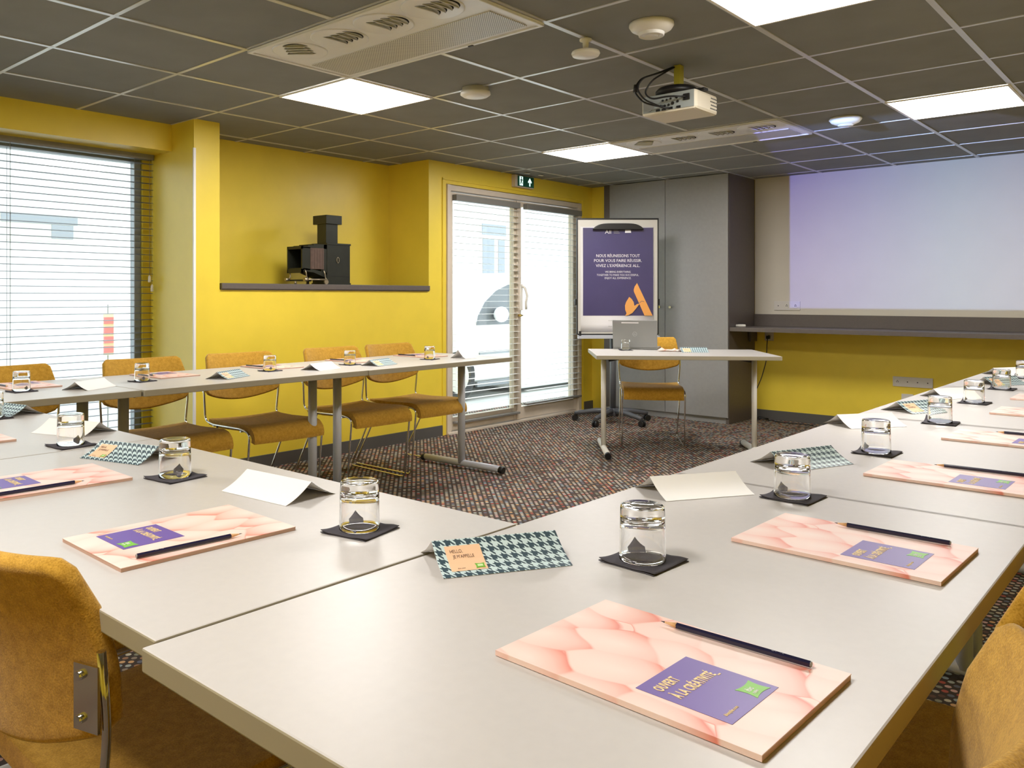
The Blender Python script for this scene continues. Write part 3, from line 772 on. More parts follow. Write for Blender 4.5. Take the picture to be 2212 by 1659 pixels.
# ------------------------------------------------------------------ tumblers and napkins
def make_glass():
    b = bm_new()
    prof = [(.0, .0795), (.016, .0797), (.0285, .0805), (.0315, .079), (.0322, .075), (.0326, .060), (.0337, .010), (.0342, .0012), (.0335, 0), (.0325, .0006), (.0318, .010), (.0305, .045), (.0300, .0555), (.026, .0585), (.012, .0600), (0, .0600)]
    add_lathe(b, prof, 48); o = obj('tumbler', b, M['glass']); tag(o, '', 'glass', 'upturned glass tumblers'); return o
def make_napkin():
    t = thing('paper_napkin', '', 'napkin', (0, 0, 0), 0, 'folded charcoal napkins under the tumblers')
    for lay, (z0, s_, a_, seed) in enumerate(((0, .047, 0, 1), (.0016, .0465, .02, 2))):
        rnd = random.Random(seed); b = bm_new(); n = 16
        cu = [rnd.uniform(.2, 1) for _ in range(4)]
        if lay: cu = [.35, .9, .2, .15]
        else: cu = [.1, .55, .05, .02]
        def fn(u, v):
            x = (u-.5)*2; y = (v-.5)*2
            r = math.hypot(x, y); k = max(0, r-.85)
            hump = max(0, (y-x)/2-.42+.10*math.sin(3*x+lay))
            c = cu[(0 if y < 0 else 3) if x < 0 else (1 if y < 0 else 2)]
            c = cu[0]*(1-u)*(1-v)+cu[3]*u*(1-v)+cu[2]*u*v+cu[1]*(1-u)*v
            z = z0+.0006+.034*c*k*k+.0012*max(0, r-.72)*math.sin(7*x+3*y) + (.016 if lay else .005)*hump**1.3
            return Vector((x*s_*math.cos(a_)-y*s_*math.sin(a_), x*s_*math.sin(a_)+y*s_*math.cos(a_), z)), Vector((0, 0, 1))
        grid_slab(b, fn, n, n, .0009); obj('napkin_layer', b, M['napkin'], t)
    return t
gs = Series(make_glass()); ns = Series(make_napkin())
glasses = [((1.958, .190), T, 'nearest of the right-hand row'), ((1.975, .732), T, 'second from the camera in the right-hand row'), ((1.957, 1.336), T, 'third from the camera in the right-hand row'),
           ((1.955, 1.996), T, 'fourth from the camera in the right-hand row'), ((1.929, 2.627), T, 'fifth from the camera in the right-hand row'), ((1.917, 3.235), T, 'sixth from the camera in the right-hand row'),
           ((1.905, 3.87), T, 'farthest of the right-hand row, cut by the right edge'),
           ((1.528, .015), T, 'on the near left table beside the corner table'), ((.928, .013), T, 'on the near left table, before the seam'), ((.373, .024), T, 'just beyond the seam of the near left row'), ((-.305, .06), T, 'barely showing at the left picture edge'),
           ((-1.036, .414), T, 'at the left end of the window-side row'), ((-1.061, .947), T, 'before the chair left of the corner bead'), ((-1.077, 1.658), T, 'on the middle window-side table, right of the patterned card'),
           ((-1.07, 2.198), T, 'under the niche shelf on the window-side row'), ((-1.02, 2.800), T, 'at the patio door end of the window-side row'), ((-.706, 4.60), .73, 'in front of the laptop on the desk')]
for k, ((x, y), z, l) in enumerate(glasses):
    gs.put((x, y, z+.0036), random.uniform(0, 6), 'upturned glass tumbler ' + l)
    ns.put((x+.002, y, z+.0001), random.uniform(-.07, .07)+(0 if k < 7 else .12) + (DA if k == 16 else 0), 'charcoal paper napkin beneath the tumbler ' + l)

# ------------------------------------------------------------------ notepads and pencils (local +y = top of page)
def make_pad():
    t = thing('notepad', '', 'notepad', (0, 0, 0), 0, 'pink notepads')
    b = bm_new(); add_box(b, (-.1045, -.148, 0), (.1045, .148, .0050)); obj('pages', b, M['pages'], t)
    b = bm_new(); add_box(b, (-.105, -.1485, .0051), (.105, .1485, .0062), bev=.0003); add_box(b, (-.1055, -.1485, .0005), (-.1046, .1485, .0062)); obj('cover', b, M['cover'], t)
    b = bm_new(); add_box(b, (-.0755, -.108, .0063), (.0235, -.008, .0066)); p = obj('title_panel', b, M['purple'], t)
    z = .0068
    text_mesh('title_text', 'OUVERT', .0165, M['gold'], p, TR(-.0655, -.0315, z), sx=.52, space=1.12, bold=.0004)
    text_mesh('title_text', 'À LA CRÉATIVITÉ_', .0165, M['gold'], p, TR(-.0655, -.0515, z), sx=.52, space=1.10, bold=.0004)
    text_mesh('small_text', 'ibisstyles.com', .0055, M['gold'], p, TR(-.0655, -.098, z), sx=.8)
    b = bm_new(); pts = []
    for (xa, ya), (xb, yb) in (((-.0125, -.080), (.0165, -.080)), ((.0165, -.080), (.0165, -.103)), ((.0165, -.103), (-.0125, -.103)), ((-.0125, -.103), (-.0125, -.080))):
        for k in range(6):
            f = k/6; bow = .0022*math.sin(PI*f); mx, my = xa+(xb-xa)*f, ya+(yb-ya)*f
            nx, ny = (yb-ya), -(xb-xa); l = math.hypot(nx, ny); pts.append((mx+nx/l*bow, my+ny/l*bow))
    add_prism(b, pts, .0066, .0069); obj('logo', b, M['green'], p)
    text_mesh('logo_text', 'ibis', .010, M['white_print'], p, TR(-.0065, -.0925, .0070), sx=.8)
    text_mesh('logo_text', 'styles', .0055, M['white_print'], p, TR(-.0065, -.0975, .0070), sx=.8)
    return t
def make_pencil():
    t = thing('pencil', '', 'pencil', (0, 0, 0), 0, 'navy pencils on the notepads')
    r = .0037; n = 6
    b = bm_new(); a = [b.verts.new((r*math.cos(PI/6+k*PI/3), -.085, r+r*math.sin(PI/6+k*PI/3))) for k in range(n)]; c_ = [b.verts.new((v.co.x, .065, v.co.z)) for v in a]
    for k in range(n): b.faces.new((a[k], a[(k+1) % n], c_[(k+1) % n], c_[k]))
    b.faces.new(a); b.faces.new(c_); obj('barrel', b, M['pencil'], t)
    b = bm_new(); add_tube(b, [(0, .0648, r), (0, .080, r)], [.0034, .0010], 10); obj('sharpened_wood', b, M['wood'], t)
    b = bm_new(); add_tube(b, [(0, .0798, r), (0, .085, r)], [.0010, .0003], 8); obj('lead_tip', b, M['lead'], t)
    b = bm_new(); add_tube(b, [(0, -.0862, r), (0, -.0848, r)], [.0028, .0033], 6); obj('end_cap', b, M['laptop'], t)
    text_mesh('imprint', 'Ibis  HB', .0042, M['silver_txt'], t, TR(0.0016, -.058, .0071) @ Matrix.Rotation(PI/2, 4, 'Z'), extrude=.00005)
    return t
ps = Series(make_pad()); pe = Series(make_pencil())
R90 = PI/2; D2 = math.radians
pads = [((2.156, -.104), R90-D2(1.8), 'nearest the camera on the right-hand row'), ((2.163, .475), R90-D2(1.5), 'second from the camera on the right-hand row'), ((2.166, 1.135), R90-D2(1), 'third from the camera on the right-hand row'),
        ((2.18, 1.765), R90-D2(1), 'fourth on the right-hand row, its left part showing'), ((2.176, 2.435), R90, 'fifth on the right-hand row'), ((2.155, 2.945), R90, 'sixth on the right-hand row, only a corner showing'), ((2.16, 3.56), R90, 'last on the right-hand row'),
        ((1.340, -.202), -D2(1.5), 'on the near left table beside the corner table'), ((.775, -.205), -D2(2), 'at the left edge, just below the table seam'), ((.088, -.192), -D2(1), 'just beyond the seam at the left edge'),
        ((-1.25, .50), -R90, 'at the left end of the window-side row'), ((-1.245, 1.157), -R90+D2(2), 'before the chair left of the corner bead'), ((-1.26, 1.80), -R90, 'before the chair right of the corner bead'),
        ((-1.27, 2.40), -R90+D2(1), 'under the niche shelf on the window-side row'), ((-1.26, 2.96), -R90, 'at the patio door end of the window-side row')]
for k, ((x, y), r, l) in enumerate(pads):
    ps.put((x, y, T+.0003), r, 'pink petal-patterned notepad ' + l)
    q = Vector((.085, -.029, 0)); q.rotate(Matrix.Rotation(r, 3, 'Z'))
    dj = random.uniform(-.02, .02) if k not in (0, 7) else 0
    pe.put((x+q.x, y+q.y, T+.0070), r+D2(2)+dj if k != 7 else r-D2(3)+dj, 'navy pencil lying on the notepad ' + l)

# ------------------------------------------------------------------ name cards
def make_card(front, L_=.195, hb=.0635, h=.034):
    t = thing('name_card', '', 'name card', (0, 0, 0), 0, 'folded name cards')
    sl = math.hypot(hb, h)
    for side in (-1, 1):
        pat = (side == -1) == front
        b = bm_new(); uvl = b.loops.layers.uv.new('UVMap'); n = 10
        rows = []
        for j in range(n+1):
            f = j/n; y = side*hb*(1-f); z = h*f - .004*math.sin(PI*f) + .0008
            rows.append([(x, y, z, (x if side < 0 else -x), sl*f) for x in (-L_/2, -L_/4, 0, L_/4, L_/2)])
        for lay, off in ((0, 0), (1, -.0006)):
            V = [[b.verts.new((p[0], p[1], p[2]+off)) for p in r] for r in rows]
            for j in range(n):
                for i in range(4):
                    f = b.faces.new((V[j][i], V[j][i+1], V[j+1][i+1], V[j+1][i])); f.smooth = True; f.material_index = lay
                    for lp, (jj, ii) in zip(f.loops, ((j, i), (j, i+1), (j+1, i+1), (j+1, i))): lp[uvl].uv = (rows[jj][ii][3], rows[jj][ii][4])
                    if (f.normal.z if f.normal.length else 1) and False: pass
        p = obj('front_panel' if side < 0 else 'rear_panel', b, [M['hound'] if pat else M['paper'], M['paper']], t, recalc=False)
        if pat:
            # orange greeting patch printed on the patterned side
            def PT(u, v, lift=.0006):
                f = v/sl; y = side*hb*(1-f); z = h*f-.004*math.sin(PI*f)+.0008+lift
                return Vector((u if side < 0 else -u, y, z))
            ang = math.atan2(h, hb)
            b = bm_new(); gx = [-.082+.054*i/4 for i in range(5)]; gv = [.0125+.048*i/6 for i in range(7)]
            V = [[b.verts.new(PT(u, v)) for u in gx] for v in gv]
            for j in range(6):
                for i in range(4): b.faces.new((V[j][i], V[j][i+1], V[j+1][i+1], V[j+1][i]))
            g = obj('greeting_patch', b, M['peach'], p)
            def TM(u, v):
                o = PT(u, v, .0011); e = PT(u, v+.004, .0011); yv = (e-o).normalized(); xv = Vector((1 if side < 0 else -1, 0, 0)); zv = xv.cross(yv)
                m = Matrix((xv, yv, zv)).transposed().to_4x4(); m.translation = o; return m
            text_mesh('greeting_text', 'HELLO,', .0085, M['peach_text'], g, TM(-.076, .048), sx=.72, extrude=.00005)
            text_mesh('greeting_text', "JE M'APPELLE", .0085, M['peach_text'], g, TM(-.073, .0385), sx=.66, extrude=.00005)
            text_mesh('small_text', 'ibis.com', .0035, M['peach_text'], g, TM(-.072, .0165), extrude=.00005)
            b = bm_new(); add_prism(b, [(0, 0), (.007, .001), (.014, 0), (.013, .005), (.014, .010), (.007, .009), (0, .010), (.001, .005)], 0, .0002, mat=TM(-.045, .0150)); g2 = obj('logo', b, M['green'], g)
            b = bm_new(); add_prism(b, [(.003, .003), (.011, .003), (.011, .0075), (.003, .0075)], .0002, .0004, mat=TM(-.045, .0150)); obj('logo_text', b, M['green_pale'], g2)
    return t
cf = Series(make_card(True)); cw = Series(make_card(False))
cards = [(1, (1.790, .052), 59.4, 'patterned card in the middle foreground between the two near tumblers'), (0, (1.807, .655), 58.4, 'white card beside the nearest right-hand tumbler'), (1, (1.865, 1.085), 68, 'patterned card behind the second right-hand tumbler'),
         (0, (1.793, 1.808), 56, 'white card behind the third right-hand tumbler'), (1, (1.825, 2.27), 66, 'patterned card behind the fourth right-hand tumbler'), (0, (1.825, 2.80), 60, 'white card behind the fifth right-hand tumbler'),
         (1, (1.87, 3.48), 62, 'pale patterned card behind the sixth right-hand tumbler'), (0, (1.81, 4.06), 60, 'white card at the far end of the right-hand row'),
         (0, (1.204, .083), 4.4, 'white card on the near left table, its patterned rear toward the room'), (1, (.635, .055), 16, 'patterned card at the seam of the near left row'), (0, (.155, .125), 20, 'white card behind the tumbler beyond the seam'),
         (1, (-.385, .14), 12, 'patterned card at the left edge on the near left row'),
         (0, (-.967, .665), 120, 'pale card at the left end of the window-side row'), (1, (-.935, 1.32), 115, 'patterned card before the chair right of the corner bead'), (0, (-.975, 1.915), 106, 'white card on the middle window-side table'),
         (1, (-.945, 2.31), 103, 'patterned card under the niche shelf'), (0, (-.95, 3.04), 95, 'upright grey-white card before the patio door'), (1, (-.235, 4.76), 41, 'patterned card on the desk right of the laptop')]
for k, (f, (x, y), a, l) in enumerate(cards):
    o = (cf if f else cw).put((x, y, (.73 if k == 17 else T)), D2(a), l[0:0] + 'folded ' + l)
    if k == 16: o.scale = (.62, .95, 1.6)

# ------------------------------------------------------------------ desk things
lp = thing('laptop', 'open grey laptop on the desk, seen from behind its lid', 'laptop', (-.70, 4.73, .73), D2(22))
b = bm_new(); add_box(b, (-.168, -.002, .0005), (.168, .222, .017), bev=.004); obj('base', b, M['laptop'], lp)
b = bm_new(); add_box(b, (-.150, .03, .0172), (.150, .13, .0182)); obj('keyboard', b, M['black'], lp)
lidM = TR(0, 0, .016) @ Matrix.Rotation(D2(7), 4, 'X')
b = bm_new(); add_box(b, (-.168, -.008, 0), (.168, -.001, .212), bev=.003); bmesh.ops.transform(b, matrix=lidM, verts=b.verts[:]); lid = obj('lid', b, M['laptop'], lp)
b = bm_new(); add_box(b, (-.158, -.0009, .01), (.158, .0004, .203)); bmesh.ops.transform(b, matrix=lidM, verts=b.verts[:]); obj('screen', b, M['black'], lid)
b = bm_new()
for k in range(28):
    a0, a1 = 2*PI*k/28, 2*PI*(k+1)/28
    pts = [(.017*math.cos(a0), .105+.017*math.sin(a0)), (.017*math.cos(a1), .105+.017*math.sin(a1)), (.0150*math.cos(a1), .105+.0150*math.sin(a1)), (.0150*math.cos(a0), .105+.0150*math.sin(a0))]
    add_prism(b, pts, -.0086, -.0079, axis='y', mat=lidM)
bmesh.ops.remove_doubles(b, verts=b.verts[:], dist=.00005); lg = obj('logo', b, M['silver_txt'], lid)
text_mesh('logo_text', 'DELL', .0125, M['silver_txt'], lg, lidM @ TR(0, -.0085, .1005) @ UP, align='CENTER', sx=.8)
b = bm_new(); add_box(b, (-.100, -.0088, .188), (.030, -.0081, .196)); bmesh.ops.transform(b, matrix=lidM, verts=b.verts[:]); obj('sticker', b, M['white_print'], lid)
b = bm_new(); add_box(b, (-.163, -.0088, .186), (-.112, -.0081, .205)); bmesh.ops.transform(b, matrix=lidM, verts=b.verts[:]); obj('sticker', b, M['grey_print'], lid)
# crumpled pink paper on the desk
b = bm_new(); rnd = random.Random(5)
hh = [[rnd.uniform(0, .026) if 0 < i < 5 and 0 < j < 4 else rnd.uniform(0, .006) for j in range(5)] for i in range(6)]
def cr(u, v):
    i = u*5; j = v*4; i0 = min(int(i), 4); j0 = min(int(j), 3); fi, fj = i-i0, j-j0
    z = (hh[i0][j0]*(1-fi)+hh[i0+1][j0]*fi)*(1-fj)+(hh[i0][j0+1]*(1-fi)+hh[i0+1][j0+1]*fi)*fj
    return Vector(((u-.5)*.15, (v-.5)*.08, z+.0015)), Vector((0, 0, 1))
grid_slab(b, cr, 5, 4, .0012)
for f in b.faces: f.smooth = False
cp = obj('crumpled_paper', b, M['cover'], loc=(-.415, 4.72, .7303), rotz=DA); tag(cp, 'crumpled pale pink paper on the desk, between the laptop and the patterned card', 'paper')

# ------------------------------------------------------------------ flip chart
fc = thing('flip_chart', 'wheeled flip chart stand holding a dark violet poster, before the cupboard', 'flip chart', (-1.431, 5.598, 0), D2(42.5))
TI = TR(.02, -.10, 0)
z0, z1 = .800, 1.826; hw = .358
b = bm_new(); add_box(b, (-hw, -.010, z0), (hw, .010, z1), bev=.002); bmesh.ops.transform(b, matrix=TI, verts=b.verts[:]); bd = obj('board', b, M['flip_head'], fc)
b = bm_new()
for a, c_ in (((-hw-.008, -.016, z0), (-hw+.004, .014, z1)), ((hw-.004, -.016, z0), (hw+.006, .014, z1)), ((-hw-.008, -.016, z1-.006), (hw+.006, .014, z1+.008)), ((-hw, -.016, z0-.006), (hw, .014, z0+.006))): add_box(b, a, c_, bev=.002)
add_box(b, (hw+.006, -.012, 1.06), (hw+.016, .012, 1.115), bev=.003); add_box(b, (-hw-.022, -.012, 1.06), (-hw-.006, .012, 1.115), bev=.003)
bmesh.ops.transform(b, matrix=TI, verts=b.verts[:]); obj('board_frame', b, M['black'], fc)
b = bm_new(); add_box(b, (-hw, -.075, z0-.035), (hw, -.012, z0-.030)); add_box(b, (-hw, -.078, z0-.035), (hw, -.073, z0-.012)); add_box(b, (-hw, -.018, z0-.035), (hw, -.012, z0-.006)); bmesh.ops.transform(b, matrix=TI, verts=b.verts[:]); obj('pen_tray', b, M['leg_grey'], fc)
b = bm_new(); add_box(b, (-hw+.012, -.04, z0-.012), (-hw+.03, -.012, z0+.03), bev=.003); bmesh.ops.transform(b, matrix=TI, verts=b.verts[:]); obj('paper_clip', b, M['black'], fc)
# clamp bar
b = bm_new(); n = 20; pts = []
for k in range(n+1):
    s = -1+2*k/n; pts.append((s*.222+.02, z1-.040-.045*abs(s)**5))
pts += [(.242+.004, z1-.098), (-.202-.004, z1-.098)]
add_prism(b, pts, -.050, -.012, axis='y'); bmesh.ops.transform(b, matrix=TR(0, -.10, 0), verts=b.verts[:]); o = obj('clamp_bar', b, M['black'], fc); bv = o.modifiers.new('b', 'BEVEL'); bv.width = .008; bv.segments = 3; bv.limit_method = 'ANGLE'
# poster sheet (curving slightly)
def sheet(b, x0, x1, za, zb, y, mi=0):
    n = 14; V = []
    for i in range(n+1):
        z = za+(zb-za)*i/n; bulge = .006*math.sin(PI*min(1, (z-z0)/(z1-z0)*1.1))**2
        V.append([b.verts.new((x, y-bulge, z)) for x in (x0, x1)])
    for i in range(n): f = b.faces.new((V[i][0], V[i][1], V[i+1][1], V[i+1][0])); f.smooth = True
k_ = 7.38/1794.
def px(u): return (u-1330.5)*k_     # board units from the centre line
def pz(v): return 1.135+(641-v)*k_
def on(x, v, l=0): return TI @ TR(px(x), -.0135-.0068-l, pz(v)) @ UP
b = bm_new(); sheet(b, px(1250), px(1408.5), .822, pz(495)+.02, -.0125); bmesh.ops.transform(b, matrix=TI, verts=b.verts[:]); ps_ = obj('paper_pad', b, M['white_print'], fc)
s_ = ps_.modifiers.new('s', 'SOLIDIFY'); s_.thickness = .001
b = bm_new(); sheet(b, px(1255.2), px(1407), pz(682), pz(494.5)+.01, -.0135); bmesh.ops.transform(b, matrix=TI, verts=b.verts[:]); po = obj('poster', b, M['poster'], fc)
lines = [('NOUS RÉUNISSONS TOUT', 555.5, 94, 'white_print', 1), ('POUR VOUS FAIRE RÉUSSIR.', 566, 103, 'white_print', 1), ("VIVEZ L'EXPÉRIENCE ALL.", 577, 95, 'white_print', 1),
         ('WE BRING EVERYTHING', 589.3, 55, 'white_print', 0), ('TOGETHER TO MAKE YOU SUCCESSFUL.', 596, 91, 'white_print', 0), ('ENJOY ALL EXPERIENCE.', 602.7, 57, 'white_print', 0)]
for s_, v, wpx, m_, big in lines:
    o = text_mesh('poster_text', s_, (.037 if big else .0235), M[m_], po, Matrix.Identity(4), align='CENTER', extrude=.0003)
    w0 = max(q.co.x for q in o.data.vertices)-min(q.co.x for q in o.data.vertices)
    o.data.transform(on(1330.5, v) @ Matrix.Diagonal((wpx*k_/w0, 1, 1, 1)))
text_mesh('poster_logo', 'All', .052, M['white_print'], po, on(1302.5, 505), sx=1.0)
b = bm_new()
for v in (497.5, 500.5, 503.5): add_box(b, (px(1321.5), -.0225, pz(v+.6)), (px(1330+(v-497)*.7), -.0215, pz(v-.4)))
bmesh.ops.transform(b, matrix=TI, verts=b.verts[:]); obj('poster_text', b, M['grey_print'], po)
b = bm_new()
add_prism(b, [(px(1345.5), pz(503)), (px(1359), pz(503)), (px(1357.7), pz(493)), (px(1346.8), pz(493))], -.0222, -.0215, axis='y', mat=TI); obj('poster_emblem', b, M['white_print'], po)
def zp(l): return [(px(1230+a*.16881), pz(460+c*.16881)) for a, c in l]
b = bm_new()
add_prism(b, zp([(840, 898), (808, 945), (797, 985), (800, 1010), (935, 1314), (1038, 1314)]), -.0228, -.0215, axis='y', mat=TI)
add_prism(b, zp([(740, 1075), (700, 1140), (685, 1185), (688, 1240), (705, 1285), (688, 1316), (730, 1308), (780, 1280), (850, 1195), (875, 1160), (840, 1166), (806, 1190), (796, 1140), (770, 1100)]), -.0228, -.0215, axis='y', mat=TI)
obj('poster_monogram', b, M['orange_print'], po)
b = bm_new(); 
for a, c in (((870, 1152), (900, 1128)), ((900, 1128), (932, 1136))):
    (xa, za), (xb, zb) = zp([a, c]); add_tube(b, [TI @ Vector((xa, -.0232, za)), TI @ Vector((xb, -.0232, zb))], .0018, 6)
obj('poster_line', b, M['poster'], po)
for v, u0, u1 in ((692.5, 1310, 1364), (704.5, 1310, 1340)):
    b = bm_new(); 
    uu = u0
    while uu < u1:
        add_box(b, (px(uu), -.020, pz(v+.35)), (px(uu+3.2), -.0190, pz(v-.35))); uu += 4.2
    bmesh.ops.transform(b, matrix=TI, verts=b.verts[:]); obj('small_text', b, M['grey_print'], ps_)
# stand
b = bm_new(); add_tube(b, [(0, 0, .08), (0, 0, .80)], .026, 16); add_tube(b, [(0, 0, .78), (.0, -.06, .84)], .02, 12); obj('pole', b, M['base_grey'], fc)
b = bm_new(); add_box(b, (-.17, -.09, .76), (.17, -.06, .775)); add_box(b, (-.02, -.088, .775), (.02, -.06, 1.5)); obj('support_bar', b, M['black'], fc)
b = bm_new(); add_lathe(b, [(0, .13), (.03, .13), (.045, .11), (.05, .06), (0, .055)], 20); obj('hub', b, M['base_grey'], fc)
for k in range(5):
    a = D2(-90-37+72*k); d = Vector((math.cos(a), math.sin(a), 0))
    b = bm_new(); add_tube(b, [d*.02+Vector((0, 0, .105)), d*.16+Vector((0, 0, .10)), d*.30+Vector((0, 0, .078)), d*.345+Vector((0, 0, .068))], [.026, .024, .020, .018], 10); lgk = obj('leg', b, M['base_grey'], fc)
    b = bm_new(); side = Vector((-d.y, d.x, 0)); c0 = d*.345+Vector((0, 0, .0285))
    add_tube(b, [c0-side*.022, c0-side*.006], .027, 16); add_tube(b, [c0+side*.006, c0+side*.022], .027, 16); add_tube(b, [c0+Vector((0, 0, .0)), c0+Vector((0, 0, .045))], .008, 8)
    obj('caster', b, M['black'], lgk)

# ------------------------------------------------------------------ antique box stove / projector on the niche shelf
st = thing('antique_lantern', 'black antique metal lantern box with square chimney on the niche shelf', 'antique lantern', (-2.13, 2.885, 1.2225), 0)
b = bm_new(); add_box(b, (-.17, .0, .004), (.0, .215, .292), bev=.003); add_box(b, (-.175, -.004, 0), (.004, .219, .012)); add_box(b, (-.175, -.004, .288), (.004, .219, .300)); bx = obj('lamp_house', b, M['stove'], st)
b = bm_new(); add_tube(b, [Vector((.003, .098+.011*math.cos(a), .178+.021*math.sin(a))) for a in [k*PI/8 for k in range(17)]], .0022, 6, caps=False); obj('ring_handle', b, M['nickel'], bx)
b = bm_new(); add_box(b, (.0, .01, .060), (.002, .205, .063)); obj('seam', b, M['black'], bx)
b = bm_new(); add_box(b, (-.115, .0, .300), (-.012, .108, .440), bev=.002); ch = obj('chimney', b, M['stove'], st)
b = bm_new(); add_box(b, (-.155, -.008, .438), (.0, .138, .502), bev=.003); obj('chimney_cap', b, M['stove'], ch)
# hood: a box open towards -y, stepped roof, belly sloping down to the house
b = bm_new()
add_box(b, (-.17, -.215, .095), (-.162, -.004, .262)); add_box(b, (-.008, -.215, .10), (.0, -.15, .262)); add_box(b, (-.008, -.03, .07), (.0, -.004, .285))
add_box(b, (-.17, -.215, .255), (.0, -.004, .266)); add_box(b, (-.17, -.17, .266), (.0, -.004, .276)); add_box(b, (-.17, -.12, .276), (.0, -.004, .286)); add_box(b, (-.17, -.05, .06), (-.004, -.004, .285))
add_prism(b, [(-.215, .115), (-.215, .095), (-.12, .085), (-.004, .045), (-.004, .085), (-.12, .105)], -.17, .0, axis='x')
add_box(b, (-.175, -.222, .08), (.002, -.214, .108)); add_box(b, (-.175, -.222, .248), (.002, -.214, .268)); add_box(b, (-.175, -.222, .08), (-.165, -.214, .268)); add_box(b, (-.012, -.222, .08), (.002, -.214, .268))
obj('front_hood', b, M['stove'], st)
b = bm_new(); add_box(b, (-.006, -.150, .108), (.003, -.030, .258), bev=.002)
for i in range(5): add_box(b, (.002, -.140+.024*i, .112), (.0045, -.134+.024*i, .252))
obj('leather_panel', b, M['stove_brown'], st)
b = bm_new()
for y in (-.200, -.035): add_tube(b, smooth_path([(.0, y, .105), (.014, y+.004, .080), (.006, y+.012, .050), (.018, y+.020, .026)], .02, 4), .0045, 8)
add_tube(b, [(.014, -.200, .034), (.014, -.01, .034)], .0065, 8); add_tube(b, [(.014, -.215, .034), (.014, -.185, .034)], .014, 10)
for y in (-.02,): add_tube(b, [(.006, y, .018), (.020, y, .018)], .0175, 12)
obj('rail', b, M['nickel'], st)
b = bm_new(); add_tube(b, smooth_path([(-.16, -.21, .095), (-.15, -.21, .05), (-.165, -.222, .034)], .02, 4), .005, 8); add_tube(b, [(-.16, -.25, .034), (-.16, -.215, .034)], .012, 10); obj('rear_knob', b, M['nickel'], st)
b = bm_new(); add_tube(b, [(-.07, -.235, .012), (-.06, -.225, .012)], .0118, 12); obj('wheel', b, M['nickel'], st)
b = bm_new(); add_box(b, (-.165, -.21, .024), (-.155, -.02, .034)); add_box(b, (-.165, -.06, .0), (-.15, -.045, .07)); add_box(b, (-.165, -.21, .024), (.012, -.20, .034)); obj('bed_plate', b, M['stove'], st)

# ------------------------------------------------------------------ outside
bm = bm_new(); add_box(bm, (-12, -12, -.22), (-2.82, 24, -.15)); struct('street', bm, M['street'], label='pale overexposed street outside')
bd_ = thing('building', 'white rendered building across the street, seen through the blinds', 'building', (-9, 7, -.15))
b = bm_new(); add_box(b, (-.4, -16, 0), (0, 16, 4.3)); obj('facade_wall', b, M['facade'], bd_)
def fwin(y0, y1, za, zb, rows, mt='far_glass'):
    f = bm_new(); add_box(f, (.0, y0-7, za+.15), (.05, y1-7, zb+.15)); o = obj('window', f, M['flip_head'], bd_)
    g = bm_new()
    for (p0, p1, q0, q1) in rows: add_box(g, (.052, y0-7+(y1-y0)*p0, za+.15+(zb-za)*q0), (.06, y0-7+(y1-y0)*p1, za+.15+(zb-za)*q1))
    obj('window_pane', g, M[mt], o)
fwin(1.2, 4.07, 1.88, 2.25, [(.02, .60, .05, .42), (.02, .60, .5, .9), (.64, .98, .62, .95), (.86, .96, .1, .6)])
fwin(12.5, 13.4, 1.45, 2.75, [(.08, .5, .05, .72), (.66, .9, .05, .72), (.05, .95, .78, .96)])
fwin(-6, -3.5, 1.5, 2.4, [(.05, .45, .1, .9), (.55, .95, .1, .9)])
car = thing('car', 'white parked car outside the patio door', 'car', (-4.2, 7.9, -.15))
b = bm_new()
side = [(-2.0, .30), (-1.95, .62), (-1.75, .85), (-1.0, .98), (-.62, 1.42), (-.2, 1.60), (2.4, 1.62), (3.1, 1.45), (3.3, .95), (3.32, .35), (3.1, .06), (-.15, .06), (-.25, .22), (-1.7, .22)]
add_prism(b, side, -1.7, 0, axis='x'); o = obj('body', b, M['car'], car); bv = o.modifiers.new('b', 'BEVEL'); bv.width = .05; bv.segments = 3; bv.limit_method = 'ANGLE'
b = bm_new(); add_prism(b, [(-1.00, .93), (-.97, 1.05), (-.84, 1.22), (-.62, 1.36), (-.38, 1.44), (-.18, 1.455), (-.16, .93)], .002, .012, axis='x'); obj('side_window', b, M['car_glass'], car)
b = bm_new(); bmesh.ops.create_uvsphere(b, u_segments=16, v_segments=10, radius=.5)
for v in b.verts: v.co = Vector((.10+v.co.x*.16, -.63+v.co.y*.24, 1.06+v.co.z*.20))
obj('wing_mirror', b, M['car'], car)
for y in (-1.35, 2.5):
    b = bm_new(); add_tube(b, [(-.2, y, .31), (.015, y, .31)], .31, 24); wl = obj('wheel', b, M['tyre'], car)
    b = bm_new(); add_tube(b, [(.0, y, .31), (.02, y, .31)], .19, 20); obj('hubcap', b, M['flip_head'], wl)
b = bm_new(); add_box(b, (.0, -.95, .56), (.02, -.3, .60)); obj('door_trim', b, M['far_glass'], car)
b = bm_new(); add_box(b, (-.02, -1.0, .16), (.02, -.25, .225)); obj('sill', b, M['far_glass2'], car)
sp = thing('marker_post', 'street marker post with a red and white panel, outside the left window', 'post', (-4.2, 2.24, -.15))
b = bm_new(); add_tube(b, [(0, 0, 0), (0, 0, 1.22)], .006, 8); obj('pole', b, M['far_glass'], sp)
b = bm_new(); 
for k in range(4): add_box(b, (.013, -.04, .82+.08*k), (.02, .04, .82+.08*k+.055))
obj('panel', b, M['red_print'], sp)
b = bm_new(); add_box(b, (.003, -.045, .80), (.0125, .045, 1.14)); obj('backing', b, M['white_print'], sp)

# ------------------------------------------------------------------ light
w = bpy.data.worlds.new('World'); S.world = w; w.use_nodes = True
bg = w.node_tree.nodes['Background']; bg.inputs['Color'].default_value = (.84, .93, 1.0, 1); bg.inputs['Strength'].default_value = 1.15

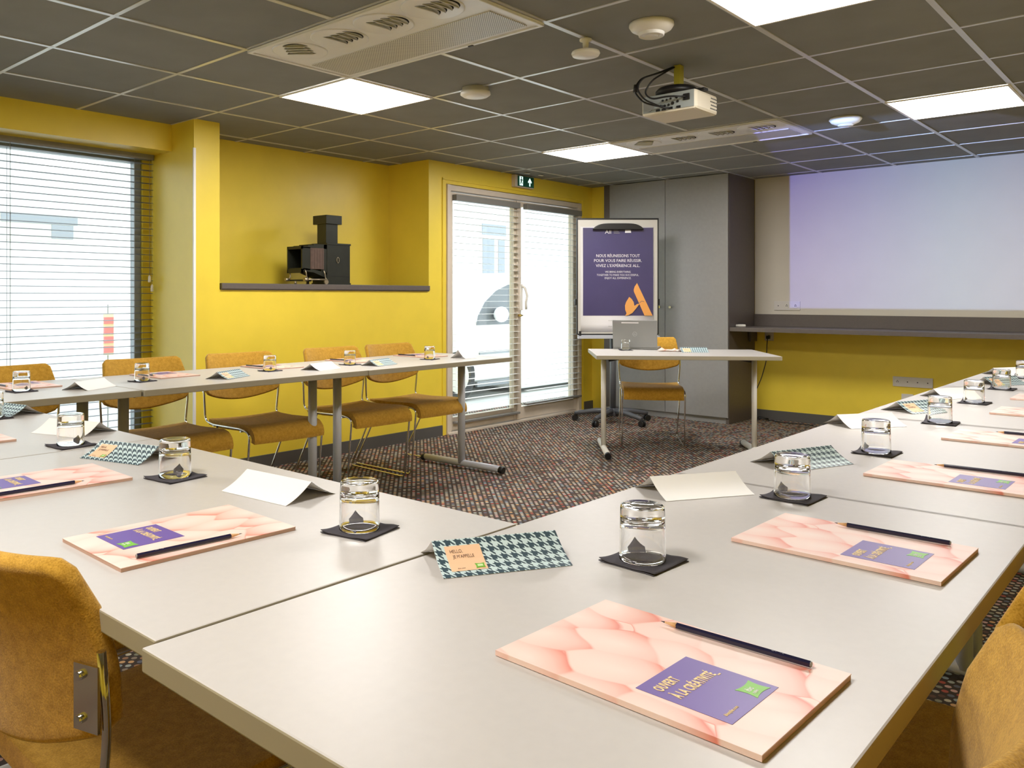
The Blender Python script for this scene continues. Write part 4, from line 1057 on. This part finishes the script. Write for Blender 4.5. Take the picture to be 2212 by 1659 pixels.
# the projector's beam: a spot lamp in the lens, masked to the picture's rectangle
ld = bpy.data.lights.new('projector_beam', 'SPOT'); ld.energy = 112; ld.spot_size = D2(80); ld.spot_blend = 0; ld.shadow_soft_size = .01
ld.use_nodes = True; nt = ld.node_tree; em = nt.nodes['Emission']
tc = nt.nodes.new('ShaderNodeTexCoord'); sp_ = nt.nodes.new('ShaderNodeSeparateXYZ'); nt.links.new(tc.outputs['Normal'], sp_.inputs[0])
nz = mnode(nt, 'ABSOLUTE', sp_.outputs['Z']); xx = mnode(nt, 'DIVIDE', sp_.outputs['X'], nz); yy = mnode(nt, 'DIVIDE', sp_.outputs['Y'], nz)
# beam local axes: x to the right (+X world), y up, looking along +Y
cxm = mnode(nt, 'COMPARE', xx, .065, .335); cym = mnode(nt, 'COMPARE', yy, -.074, .187)
mask = mnode(nt, 'MULTIPLY', cxm, cym)
cr_ = ramp(nt, [(0, (.24, .26, 1, 1)), (.22, (.27, .36, 1, 1)), (.5, (.34, .54, 1, 1)), (1, (.52, .56, 1, 1))])
nt.links.new(mnode(nt, 'MULTIPLY_ADD', xx, 1.49, .40), cr_.inputs['Fac'])
nt.links.new(cr_.outputs['Color'], em.inputs['Color']); nt.links.new(mask, em.inputs['Strength'])
lo = bpy.data.objects.new('projector_beam', ld); C.objects.link(lo); lo.location = (.765, 2.875, H-.195); lo.rotation_euler = (PI/2, 0, 0)

# ------------------------------------------------------------------ camera
cd = bpy.data.cameras.new('camera'); cam = bpy.data.objects.new('camera', cd); C.objects.link(cam); S.camera = cam
cd.sensor_width = 36; cd.sensor_fit = 'HORIZONTAL'; cd.lens = 1793.93/2212*36
cam.location = (2.5806, -.8993, 1.135); cam.rotation_euler = (PI/2, 0, .7417)
cd.shift_x = (1106-982.0)/2212; cd.shift_y = -(829.5-640.91)/2212
cd.clip_start = .02; cd.clip_end = 100

S.view_settings.view_transform = 'Standard'; S.view_settings.look = 'None'; S.view_settings.gamma = 1
S.view_settings.use_curve_mapping = False; S.view_settings.exposure = 1.75
S.render.engine = 'CYCLES'
cy = S.cycles
cy.use_denoising = True; cy.max_bounces = 9; cy.diffuse_bounces = 5; cy.glossy_bounces = 4; cy.transmission_bounces = 9; cy.transparent_max_bounces = 12
cy.sample_clamp_indirect = 6; cy.blur_glossy = .5
try: cy.denoiser = 'OPENIMAGEDENOISE'
except Exception: pass
